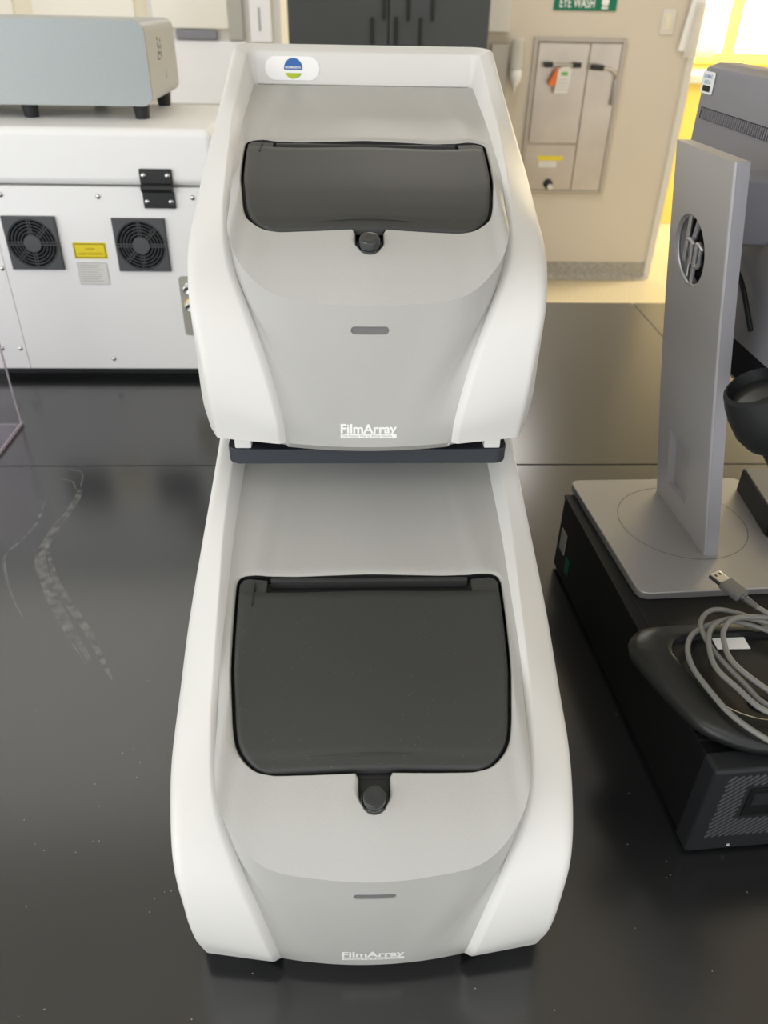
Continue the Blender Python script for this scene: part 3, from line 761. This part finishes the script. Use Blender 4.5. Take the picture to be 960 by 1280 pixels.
# neck: a leaning plate, sampled up its height
def neck_c(z):                                     # x of the back face, y range, thickness at height z
    t = (z-ZN)/(0.462-ZN)
    x = 0.3284-0.0600*t-0.006*math.sin(math.pi*t)*0
    y0 = 0.5904+(0.016)*math.sin(min(1, t*1.15)*math.pi/2)**1.0; y1 = 0.7124+0.0065*math.sin(math.pi*min(1, t*1.02))
    return x, y0, y1, 0.0146-0.0016*t
nv = []; nf = []; NZ = 28; PR = 10
sk = 0.0590                                        # plan turn of the neck
for k in range(NZ+1):
    z = ZN+(0.462-ZN)*k/NZ; x, y0, y1, th = neck_c(z)
    rr = 0.0022; ym = (y0+y1)/2
    for (px, py) in rrect(0, th, y0, y1, rr, 3):
        nv.append((x+px-(py-0.6514)*sk, py, z))
PRn = 16
for k in range(NZ):
    for i in range(PRn):
        j = (i+1) % PRn; nf.append((k*PRn+i, k*PRn+j, (k+1)*PRn+j, (k+1)*PRn+i))
nf.append(tuple(range(PRn))[::-1]); nf.append(tuple(range(NZ*PRn, (NZ+1)*PRn)))
def npt(y, z, off=0.0):                            # a point on the neck's logo face; off > 0 stands proud
    x, y0, y1, th = neck_c(z); return Vector((x-(y-0.6514)*sk-off, y, z))
LC = (0.6720, 0.3800); LR = 0.0300
def disc_cut(cy_, cz_, ry, rz, n=40, depth=0.05):
    vv = []; 
    for off in (0.02, -depth):
        for i in range(n):
            a = 2*math.pi*i/n; p = npt(cy_+ry*math.cos(a), cz_+rz*math.sin(a)); vv.append((p.x-off, p.y, p.z))
    return vv, [(i, (i+1) % n, n+(i+1) % n, n+i) for i in range(n)]+[tuple(range(n))[::-1], tuple(range(n, 2*n))]
sl = []
for off in (0.02, -0.0075):
    for y, z in ((0.686, 0.198), (0.686, 0.1345), (0.640, 0.1345), (0.640, 0.198)):
        p = npt(y, z); sl.append((p.x-off, p.y, p.z))
slc = (sl, [(0, 1, 5, 4), (1, 2, 6, 5), (2, 3, 7, 6), (3, 0, 4, 7), (3, 2, 1, 0), (4, 5, 6, 7)])
nvf = boolean((nv, nf), [disc_cut(LC[0], LC[1], LR, LR), slc], m_neck)
neck = mk('stand_neck', nvf[0], nvf[1], m_neck, mon, 40)
# light side strip of the neck (its narrow face)
ev = []; ef = []
for k in range(NZ+1):
    z = ZN+(0.462-ZN)*k/NZ; x, y0, y1, th = neck_c(z); q = -(y0-0.6514)*sk
    ev += [(x+q+0.0022, y0-0.0005, z), (x+q+th-0.001, y0-0.0005, z), (x+q+th-0.001, y0+0.002, z), (x+q+0.0022, y0+0.002, z)]
for k in range(NZ):
    for i in range(4):
        j = (i+1) % 4; ef.append((k*4+i, k*4+j, k*4+4+j, k*4+4+i))
ef += [(3, 2, 1, 0), tuple(range(NZ*4, NZ*4+4))]
mk('neck_side_strip', ev, ef, m_neckedge, neck, 40)
# logo: ring with the two slanted letters standing in the cut-out
def lp(a, b): p = npt(LC[0]-a, LC[1]+b); return (p.x+0.003, p.y, p.z)
lgm = MB()
lgm.tube([lp(LR*0.97*math.cos(2*math.pi*i/40), LR*0.97*math.sin(2*math.pi*i/40)) for i in range(41)], 0.0014, 6)
def stroke(P, r=0.0021): lgm.tube([lp(a, b) for a, b in P], r, 6)
stroke([(-0.0150, -0.0120), (-0.0060, 0.0285)]); stroke([(-0.0108, 0.0075), (-0.0030, 0.0085), (0.0002, 0.0060), (-0.0035, -0.0120)])
stroke([(0.0010, -0.0285), (0.0090, 0.0080)]); stroke([(0.0090, 0.0080), (0.0150, 0.0080), (0.0172, 0.0050), (0.0140, -0.0095), (0.0110, -0.0115), (0.0050, -0.0115)])
m_logo = mat('chrome_logo', (0.5, 0.5, 0.52), 0.3, metal=0.6)
lgm.build('logo_ring', m_logo, neck, 60)
bk = MB(); P0 = npt(LC[0], LC[1])
bkv, bkf = disc_cut(LC[0], LC[1], LR*1.02, LR*1.02); bkv = [tuple(npt(LC[0]+LR*1.0*math.cos(2*math.pi*i/40), LC[1]+LR*1.0*math.sin(2*math.pi*i/40))+Vector((0.0125, 0, 0))) for i in range(40)]
mk('logo_backing', bkv, [tuple(range(40))], m_fandark, neck)
# cables tied behind the cut-out
cb = MB().tube([lp(-0.012, -0.029), lp(-0.016, -0.008), lp(-0.004, 0.012), lp(0.004, 0.028)], 0.0026, 8)
cb.xf(lambda v: (v[0]+0.0035, v[1], v[2])); cb.build('tied_cable', m_logo, neck, 60)
# screen shell
XM, YA, YB_, Z0, Z1 = 0.355, 0.405, 0.912, 0.325, 0.508
pts = rrect(YA, YB_, Z0, Z1, 0.010, 6); n_ = len(pts)
vv = []
for x, o in ((XM+0.034, 0.0), (XM+0.012, 0.0), (XM+0.002, -0.004), (XM, -0.010)):
    vv += [(x, y, z) for y, z in (offset_poly(pts, o) if o else pts)]
ff = []
for k in range(3):
    for i in range(n_):
        j = (i+1) % n_; ff.append((k*n_+i, k*n_+j, (k+1)*n_+j, (k+1)*n_+i))
ff += [tuple(range(n_))[::-1], tuple(range(3*n_, 4*n_))]
shell = mk('screen_shell', vv, ff, m_mon, mon, 35)
def vent_z(y): return 0.4655-0.010*((0.66-y)/0.25)**2*0+0.0
MB().box((XM-0.0006, 0.44, 0.458), (XM+0.002, 0.893, 0.4685)).build('vent_strip', m_fandark, shell)
sm = MB()
for k in range(96):
    y = 0.449+k*0.0046; sm.box((XM-0.0016, y, 0.4585), (XM+0.001, y+0.0018, 0.468))
sm.build('vent_slats', m_mon, shell)
hub = MB().box((0.2935, 0.665, 0.385), (XM+0.004, 0.705, 0.440), 0.004, 3).build('tilt_mount', m_mon, mon, 40)
MB().box((XM-0.010, 0.50, 0.262), (XM+0.004, 0.83, 0.410), 0.008, 3).build('electronics_hump', m_mon, shell, 40)
MB().box((XM-0.0104, 0.560, 0.268), (XM-0.002, 0.770, 0.300), 0.002).build('port_recess', m_fandark, shell, 40)
MB().box((XM+0.0341, YA+0.012, Z0+0.014), (XM+0.0348, YB_-0.012, Z1-0.012)).build('display_glass', m_blackgloss, mon)
stk = mk('asset_sticker', [(XM-0.0008, y, z) for y, z in rrect(0.874, 0.9065, 0.4805, 0.5005, 0.003, 4)], [tuple(range(20))], m_print, shell)
# (writing on the sticker runs away from us along -y)
label_text('sticker_text', 'EQUIPMENT', m_bluepale, stk, (XM-0.0009, 0.8905, 0.4945), (0, -1, 0), (0, 0, 1), 0.0035, 0.022, 0.01)
label_text('sticker_text', 'ASSET ID', m_bluepale, stk, (XM-0.0009, 0.8905, 0.4895), (0, -1, 0), (0, 0, 1), 0.0035, 0.016, 0.01)
bcd = MB()
for k in range(12):
    y = 0.8995-k*0.0016; bcd.box((XM-0.0013, y-0.0009*(0.5+0.5*((k*7) % 3)/2), 0.4825), (XM-0.0009, y, 0.4880))
bcd.build('sticker_barcode', m_black, stk)
rl = MB().box((XM-0.0115, 0.690, 0.2640), (XM-0.0105, 0.765, 0.2765)).build('rear_label', m_paper, shell)
bcd = MB()
for k in range(14):
    y = 0.735-k*0.0026; bcd.box((XM-0.0120, y-0.0014, 0.2665), (XM-0.0115, y, 0.2735))
bcd.build('rear_barcode', m_black, rl)
cbl = MB().tube(cat([(XM-0.004, 0.780, 0.33), (XM-0.016, 0.765, 0.355), (XM-0.018, 0.725, 0.365), (XM-0.017, 0.68, 0.352), (XM-0.016, 0.64, 0.32)], 8), 0.0024, 8)
cbl.build('power_cord', m_black, shell, 60)

# ------------------------------------------------------------------ barcode scanner on its stand
BZ = ZB+0.0002
sst = thing('scanner_stand', 'black oval scanner stand base with holes, on the desktop computer', 'scanner stand', (0.31, 0.43, BZ))
ob = [(0.2168, 0.4565), (0.2205, 0.4700), (0.2317, 0.4825), (0.2534, 0.4870), (0.2991, 0.4905), (0.350, 0.489), (0.3960, 0.468), (0.412, 0.425), (0.394, 0.382), (0.350, 0.3580), (0.2990, 0.3545), (0.2700, 0.3600), (0.2461, 0.3770), (0.2340, 0.4010), (0.2250, 0.4270)]
obp = [tuple(p[:2]) for p in cat([(x, y, 0) for x, y in ob]+[(ob[0][0], ob[0][1], 0)], 6)[:-1]]
oc = Vector((0.315, 0.425))
def inset(t): return [tuple(oc+(Vector(p)-oc)*t) for p in obp]
vv = []; prof = [(0.93, BZ), (0.985, BZ+0.003), (1.0, BZ+0.007), (0.985, BZ+0.011), (0.94, BZ+0.0145), (0.85, BZ+0.0175), (0.72, BZ+0.0185), (0.685, BZ+0.0175), (0.67, BZ+0.0130), (0.5, BZ+0.0125), (0.2, BZ+0.0125)]
no = len(obp)
for t, z in prof: vv += [(x, y, z) for x, y in inset(t)]
ff = []
for k in range(len(prof)-1):
    for i in range(no):
        j = (i+1) % no; ff.append((k*no+i, k*no+j, (k+1)*no+j, (k+1)*no+i))
ff += [tuple(range(no))[::-1], tuple(range((len(prof)-1)*no, len(prof)*no))]
sbase = mk('stand_base', vv, ff, m_blackgloss, sst, 40)
def socket(x, y, r, z):
    MB().lathe((x, y, z), (0, 0, 1), [(r, -0.002), (r, 0.0018), (r*0.82, 0.0018), (r*0.80, 0.0006), (0, 0.0005)], 28).build('screw_socket', m_black, sbase, 40)
socket(0.2990, 0.3970, 0.0085, BZ+0.0125); socket(0.3290, 0.4790, 0.0085, BZ+0.0165); socket(0.3390, 0.4300, 0.0130, BZ+0.0145)
MB().box((0.2900, 0.4560, BZ+0.0124), (0.3180, 0.4700, BZ+0.0132)).build('base_label', m_print, sbase)
gp = cat([(0.394, 0.405, BZ+0.013), (0.394, 0.408, 0.16), (0.376, 0.430, 0.212), (0.348, 0.468, 0.232), (0.333, 0.488, 0.240)], 10)
MB().tube(gp, 0.0055, 12).build('gooseneck', m_black, sst, 60)
# scanner head held by the gooseneck, nose to the left
scn = thing('barcode_scanner', 'black barcode scanner held beside the monitor neck', 'scanner', (0.31, 0.50, 0.24))
def ngon_ring(c, ax, rx, rz, n=8, tw=0.0):
    ax = Vector(ax).normalized(); a = ax.cross(Vector((0, 0, 1))).normalized(); b = a.cross(ax)
    return [tuple(Vector(c)+a*rx*math.cos(2*math.pi*(i+0.5)/n+tw)+b*rz*math.sin(2*math.pi*(i+0.5)/n+tw)) for i in range(n)]
axh = Vector((-0.52, 0.10, 0.85))
c0 = Vector((0.3065, 0.4987, 0.2889))-Vector((0, 0, 0.004))
segs = [(-0.004, 0.008, 0.008), (0.0, 0.016, 0.015), (0.006, 0.024, 0.020), (0.018, 0.031, 0.0245), (0.030, 0.0315, 0.025), (0.041, 0.030, 0.024), (0.051, 0.0275, 0.022), (0.053, 0.0235, 0.019), (0.044, 0.021, 0.017)]
vv = []
for d, rx, rz in segs: vv += ngon_ring(c0+axh.normalized()*d, axh, rx, rz, 20)
ff = []
for k in range(len(segs)-1):
    for i in range(20):
        j = (i+1) % 20; ff.append((k*20+i, k*20+j, (k+1)*20+j, (k+1)*20+i))
ff += [tuple(range(20))[::-1]]
m_scan = mat('scanner_black', (0.010, 0.011, 0.012), 0.5, spec=0.35, bump=(500, 0.2))
hd = mk('scanner_head', vv, ff, m_scan, scn, 40)
mk('scan_window', ngon_ring(c0+axh.normalized()*0.045, axh, 0.0208, 0.0168, 20), [tuple(range(20))], m_blackgloss, scn)
MB().tube([(0.308, 0.4987, 0.283), (0.320, 0.496, 0.266), (0.336, 0.489, 0.240)], [0.012, 0.012, 0.011], 12).build('scanner_grip', m_scan, scn, 50)

# low black box with a grey top at the right edge
tb = thing('low_black_box', 'low black box with a worn grey top behind the monitor stand', 'box', (0.50, 0.67, ZB+0.0078))
bo2 = round_poly([(0.4165, 0.7160), (0.4075, 0.6200), (0.5500, 0.6080), (0.5600, 0.7040)], 0.005, 3)
MB().prism(bo2, ZB+0.0078, 0.1335, 0.001).build('box_body', m_pc, tb, 40)
m_keytop = mat('worn_grey_top', (0.15, 0.145, 0.135), 0.55, bump=(300, 0.4))
MB().prism(offset_poly(bo2, -0.002), 0.1336, 0.1352, 0.0006).build('box_top', m_keytop, tb, 40)

# ------------------------------------------------------------------ coiled USB cable
CZ = BZ+0.0205
usb = thing('usb_cable', 'coiled grey USB cable lying on the black oval stand base', 'cable', (0.31, 0.44, CZ))
loops = [[(0.2805, 0.357), (0.2657, 0.3773), (0.2592, 0.4007), (0.2558, 0.4257), (0.2592, 0.4472), (0.2704, 0.4642), (0.2936, 0.4766), (0.3104, 0.4784), (0.3314, 0.4700), (0.350, 0.452), (0.365, 0.420), (0.356, 0.392), (0.330, 0.377)],
         [(0.2959, 0.3830), (0.2862, 0.4066), (0.2781, 0.4387), (0.2774, 0.464), (0.2822, 0.4788), (0.2944, 0.4889), (0.3086, 0.4887), (0.3268, 0.4792), (0.3455, 0.462), (0.359, 0.432), (0.352, 0.398), (0.326, 0.376)],
         [(0.2906, 0.3741), (0.2773, 0.4004), (0.2708, 0.4202), (0.2735, 0.4415), (0.2819, 0.4611), (0.2982, 0.4736), (0.3214, 0.4762), (0.344, 0.465), (0.366, 0.440), (0.370, 0.410), (0.350, 0.385), (0.322, 0.372)],
         [(0.2977, 0.3947), (0.2848, 0.4226), (0.2861, 0.444), (0.293, 0.4609), (0.3075, 0.4724), (0.3341, 0.474), (0.352, 0.47), (0.372, 0.455)]]
path = []
for k, L in enumerate(loops):
    for i, (x, y) in enumerate(L): path.append((x, y, CZ+0.0022+0.0028*k+0.0008*math.sin(i*1.3+k)))
path = [(0.335, 0.352, BZ+0.016), (0.300, 0.350, BZ+0.017)] + path
MB().tube(cat(path, 8), 0.0022, 10).build('cable_jacket', m_cable, usb, 60)
# plug: metal tip, grip, strain relief
pa = Vector((0.3085, 0.5265, 0.137)); pd = (Vector((0.3300, 0.4850, 0.134))-pa).normalized(); pside = pd.cross(Vector((0, 0, 1))).normalized(); pup = pside.cross(pd)
def UT(v): return tuple(pa+pd*v[0]+pside*v[1]+pup*v[2])
tipm = MB().box((0, -0.0060, -0.00225), (0.0125, 0.0060, 0.00225), 0.0005, T=UT).build('plug_shell', m_steel, usb, 40)
for s in (-0.0026, 0.0026):
    MB().box((0.0030, s-0.001, 0.0022), (0.0055, s+0.001, 0.0024), T=UT).build('plug_hole', m_black, tipm)
MB().box((0.0125, -0.0078, -0.0036), (0.0330, 0.0078, 0.0036), 0.002, 3, T=UT).build('plug_grip', m_usbgrip, usb, 40)
rel = MB()
for k in range(5): rel.lathe(UT((0.033+k*0.0030, 0, 0)), pd, [(0.0032-k*0.0002, 0), (0.0032-k*0.0002, 0.0020), (0.0024, 0.0022), (0.0024, 0.0031)], 16)
rel.build('strain_relief', m_usbgrip, usb, 40)
MB().tube(cat([UT((0.047, 0, 0)), (0.3405, 0.4700, 0.134), (0.352, 0.455, 0.132), (0.374, 0.452, CZ+0.010)], 8), 0.0022, 10).build('plug_lead', m_cable, usb, 60)

# ------------------------------------------------------------------ back of the room
YW = 4.85
ew = thing('eyewash_station', 'recessed stainless steel eyewash station in the beige wall', 'eyewash station', (1.23, YW, -0.41))
fr = MB()
for a, b in (((0.976, -0.413), (0.998, 0.382)), ((1.462, -0.413), (1.484, 0.382)), ((0.998, 0.360), (1.462, 0.382)), ((0.998, -0.413), (1.462, -0.395))):
    fr.box((a[0], YW-0.016, a[1]), (b[0], YW, b[1]), 0.003)
fr.build('frame', m_stainless_d, ew, 40)
d1 = MB().box((1.006, YW-0.013, -0.140), (1.284, YW-0.002, 0.354), 0.003).build('swing_door', m_stainless, ew, 40)
MB().box((1.292, YW-0.011, -0.395), (1.462, YW-0.002, 0.357), 0.003).build('fixed_panel', m_stainless, ew, 40)
MB().box((0.999, YW-0.008, -0.394), (1.286, YW-0.001, -0.150), 0.002).build('lower_panel', m_stainless, ew, 40)
hdl = MB().cyl((1.045, YW-0.045, 0.254), (1.238, YW-0.045, 0.254), 0.006, n=14).build('door_handle', m_steel, d1, 60)
for x0, x1 in ((1.040, 1.085), (1.195, 1.240)):
    MB().cyl((x0, YW-0.045, 0.254), (x1, YW-0.045, 0.254), 0.013, n=16).build('handle_grip', m_rubber, hdl, 50)
MB().tube([(1.362, YW-0.045, 0.243), (1.405, YW-0.045, 0.240), (1.442, YW-0.04, 0.222), (1.452, YW-0.035, 0.19), (1.446, YW-0.03, 0.06)], 0.008, 10).build('spray_arm', m_steel, ew, 60)
MB().cyl((1.300, YW-0.045, 0.247), (1.368, YW-0.045, 0.243), 0.014, n=16).build('spray_grip', m_rubber, ew, 50)
MB().box((1.072, YW-0.0095, -0.232), (1.218, YW-0.008, -0.208)).build('notice_strip', m_yellow, ew)
MB().box((1.080, YW-0.0095, -0.270), (1.185, YW-0.008, -0.236)).build('notice_label', m_paper, ew)
kb = MB().lathe((1.150, YW-0.008, -0.360), (0, -1, 0), [(0.026, 0), (0.026, 0.012), (0.020, 0.020), (0.0, 0.022)], 24).build('drain_knob', m_rubber, ew, 40)
MB().lathe((1.158, YW-0.028, -0.372), (0, -1, 0), [(0.015, 0), (0.015, 0.02), (0, 0.022)], 20).build('knob_cap', m_paper, kb, 40)
tg = mk('orange_tag', *extr([(1.072, 0.165), (1.100, 0.150), (1.128, 0.168), (1.122, 0.235), (1.112, 0.244)], YW-0.056, YW-0.054), m_orange, None)
tag(tg, 'orange tag hanging from the left handle of the eyewash station', 'tag')
tg2 = thing('inspection_tag', 'cream inspection tag hanging beside the orange tag on the eyewash handle', 'tag', (1.155, YW-0.06, 0.11))
mk('tag_card', *extr([(1.108, 0.118), (1.182, 0.118), (1.190, 0.232), (1.172, 0.246), (1.134, 0.246), (1.116, 0.232)], YW-0.061, YW-0.059), m_paper, tg2)
MB().box((1.135, YW-0.0615, 0.205), (1.170, YW-0.061, 0.222)).build('tag_stamp', m_leaf, tg2)
for k in range(4): MB().box((1.124, YW-0.0615, 0.135+k*0.016), (1.176, YW-0.061, 0.138+k*0.016)).build('tag_rule', m_printgrey, tg2)

sg = thing('eyewash_sign', 'green EYE WASH sign above the eyewash station', 'sign', (1.228, YW, 0.503))
MB().box((1.060, YW-0.006, 0.503), (1.398, YW, 0.720), 0.003).build('sign_plate', m_green, sg, 40)
label_text('sign_text', 'EYE WASH', m_print, sg, (1.185, YW-0.0065, 0.517), (1, 0, 0), (0, 0, 1), 0.046, 0.185, 0.012)
ic = MB(); ic.box((1.318, YW-0.0075, 0.512), (1.352, YW-0.006, 0.522)); ic.cyl((1.335, YW-0.0075, 0.543), (1.335, YW-0.006, 0.543), 0.020, n=24); ic.box((1.330, YW-0.0075, 0.52), (1.340, YW-0.006, 0.53))
ic.build('sign_pictogram', m_print, sg)

ot = thing('light_switch', 'cream wall switch plate to the right of the green sign', 'switch', (1.690, YW, 0.402))
MB().box((1.654, YW-0.007, 0.402), (1.728, YW, 0.520), 0.004).build('switch_plate', m_wallpale, ot, 40)
MB().box((1.674, YW-0.012, 0.425), (1.708, YW-0.006, 0.497), 0.003).build('rocker', m_cream, ot, 40)
pp = mk('paper_notice', *extr([(1.768, 0.330), (1.845, 0.322), (1.885, 0.75), (1.815, 0.75)], YW-0.022, YW-0.020), m_print, None); tag(pp, 'white paper notice taped at the wall corner near the switch', 'paper')
m_film = mat('clear_film', (0.92, 0.90, 0.86), 0.15, trans=0.55, ior=1.2)
pq = mk('plastic_sleeve', *extr([(1.800, 0.300), (1.965, 0.300), (1.99, 0.55), (1.82, 0.55)], YW-0.030, YW-0.0285), m_film, None); tag(pq, 'translucent plastic sleeve hanging over the wall corner', 'sleeve')

dp = thing('soap_dispenser', 'clear tube dispenser with a white bulb on the wall beside the cabinet', 'dispenser', (0.885, YW-0.06, 0.11))
MB().lathe((0.885, YW-0.05, 0.235), (0, 0, 1), [(0.036, 0), (0.036, 0.13), (0.030, 0.135)], 24).build('clear_tube', m_film, dp, 40)
MB().lathe((0.885, YW-0.05, 0.110), (0, 0, 1), [(0.004, 0), (0.008, 0.035), (0.022, 0.05), (0.034, 0.08), (0.034, 0.115), (0.024, 0.13)], 24).build('white_bulb', m_print, dp, 40)
MB().box((0.855, YW-0.02, 0.20), (0.915, YW, 0.36), 0.004).build('wall_bracket', m_wallpale, dp, 40)
gpn = MB().box((0.745, YW-0.02, -0.25), (0.845, YW, 0.345), 0.004).build('grey_wall_panel', m_stainless_d, None, 40)
tag(gpn, 'narrow grey panel fixed to the wall behind the dispenser', 'panel')

# dark cabinet behind the upper analyzer
YC = 4.40; kc = YC/4.85
cbn = thing('dark_cabinet', 'tall dark grey cabinet behind the upper analyzer', 'cabinet', (0.17, 4.6, FLOOR))
cx0, cx1 = -0.325, 0.660
MB().box((cx0, YC+0.02, FLOOR), (cx1, 4.84, 1.25), 0.004).build('cabinet_body', m_darkcab, cbn, 40)
dw = (cx1-cx0)/2
for k in range(2):
    MB().box((cx0+0.004+k*dw, YC, FLOOR+0.06), (cx0+dw-0.004+k*dw, YC+0.02, 1.24), 0.003).build('cabinet_door', m_darkcab, cbn, 40)
for x, z0_, z1_ in ((0.089, 0.353, 0.465), (0.205, 0.353, 0.470), (0.322, 0.353, 0.468), (0.147, 0.455, 0.57), (0.262, 0.455, 0.57), (0.378, 0.455, 0.57)):
    MB().box((x-0.008, YC-0.012, z0_), (x+0.008, YC+0.001, z1_), 0.004).build('finger_pull', m_slit, cbn, 40)

# white fume cabinet behind the instruments on the left
YF = 3.2
fh = thing('safety_cabinet', 'white safety cabinet with a pale glass sash, behind the silver box', 'cabinet', (-0.46, 3.5, FLOOR))
MB().box((-0.72, YF+0.01, FLOOR), (-0.258, 3.55, 1.2), 0.004).build('cabinet_body', m_wallpale, fh, 40)
MB().box((-0.72, YF-0.004, 0.212), (-0.385, YF+0.012, 0.412), 0.004).build('front_panel', m_laser, fh, 40)
MB().box((-0.72, YF-0.004, FLOOR+0.1), (-0.385, YF+0.012, 0.205), 0.004).build('lower_panel', m_cream, fh, 40)
MB().box((-0.700, YF-0.008, 0.447), (-0.440, YF+0.012, 0.95), 0.003).build('sash_glass', m_sash, fh, 40)
MB().box((-0.440, YF-0.012, 0.414), (-0.390, YF+0.012, 0.95), 0.003).build('sash_post', m_plate, fh, 40)
MB().box((-0.625, YF-0.015, 0.414), (-0.484, YF+0.012, 0.443), 0.004).build('sash_handle', m_mon, fh, 40)
MB().box((-0.365, YF-0.012, 0.410), (-0.292, YF+0.012, 1.15), 0.004).build('side_column', m_laser, fh, 40)
MB().box((-0.335, YF-0.014, 0.443), (-0.328, YF-0.010, 0.512)).build('column_slot', m_printgrey, fh)

# window on the back wall, far left
wn = MB().box((-2.35, YW-0.03, 0.10), (-1.05, YW+0.002, 1.5)).build('window_1', m_cream); struct(wn)
for k in range(2):
    MB().box((-2.28+k*0.62, YW-0.036, 0.17), (-1.76+k*0.62, YW-0.0305, 1.43)).build('window_pane', m_sash, wn)
MB().box((-1.065, YW-0.05, 0.0), (-1.03, YW-0.03, 1.5)).build('window_frame', m_cream, wn)
# bright corridor window and counter far right
wf = MB().box((2.6, 8.54, 0.05), (5.6, 8.602, 1.7)).build('window_2', m_yellowwall); struct(wf)
for k in range(3):
    for j in range(2):
        MB().box((2.74+k*0.95, 8.53, 0.14+j*0.60), (3.56+k*0.95, 8.541, 0.62+j*0.60)).build('window_pane', m_pane, wf)
ct = thing('corridor_counter', 'pale counter along the yellow corridor beyond the wall corner', 'counter', (3.0, 6.4, FLOOR))
MB().box((2.40, 6.25, 0.06), (3.4, 6.85, 0.11), 0.004).build('counter_top', m_wallpale, ct, 40)
MB().box((2.44, 6.28, FLOOR), (3.36, 6.82, 0.058), 0.004).build('counter_base', m_yellowwall, ct, 40)
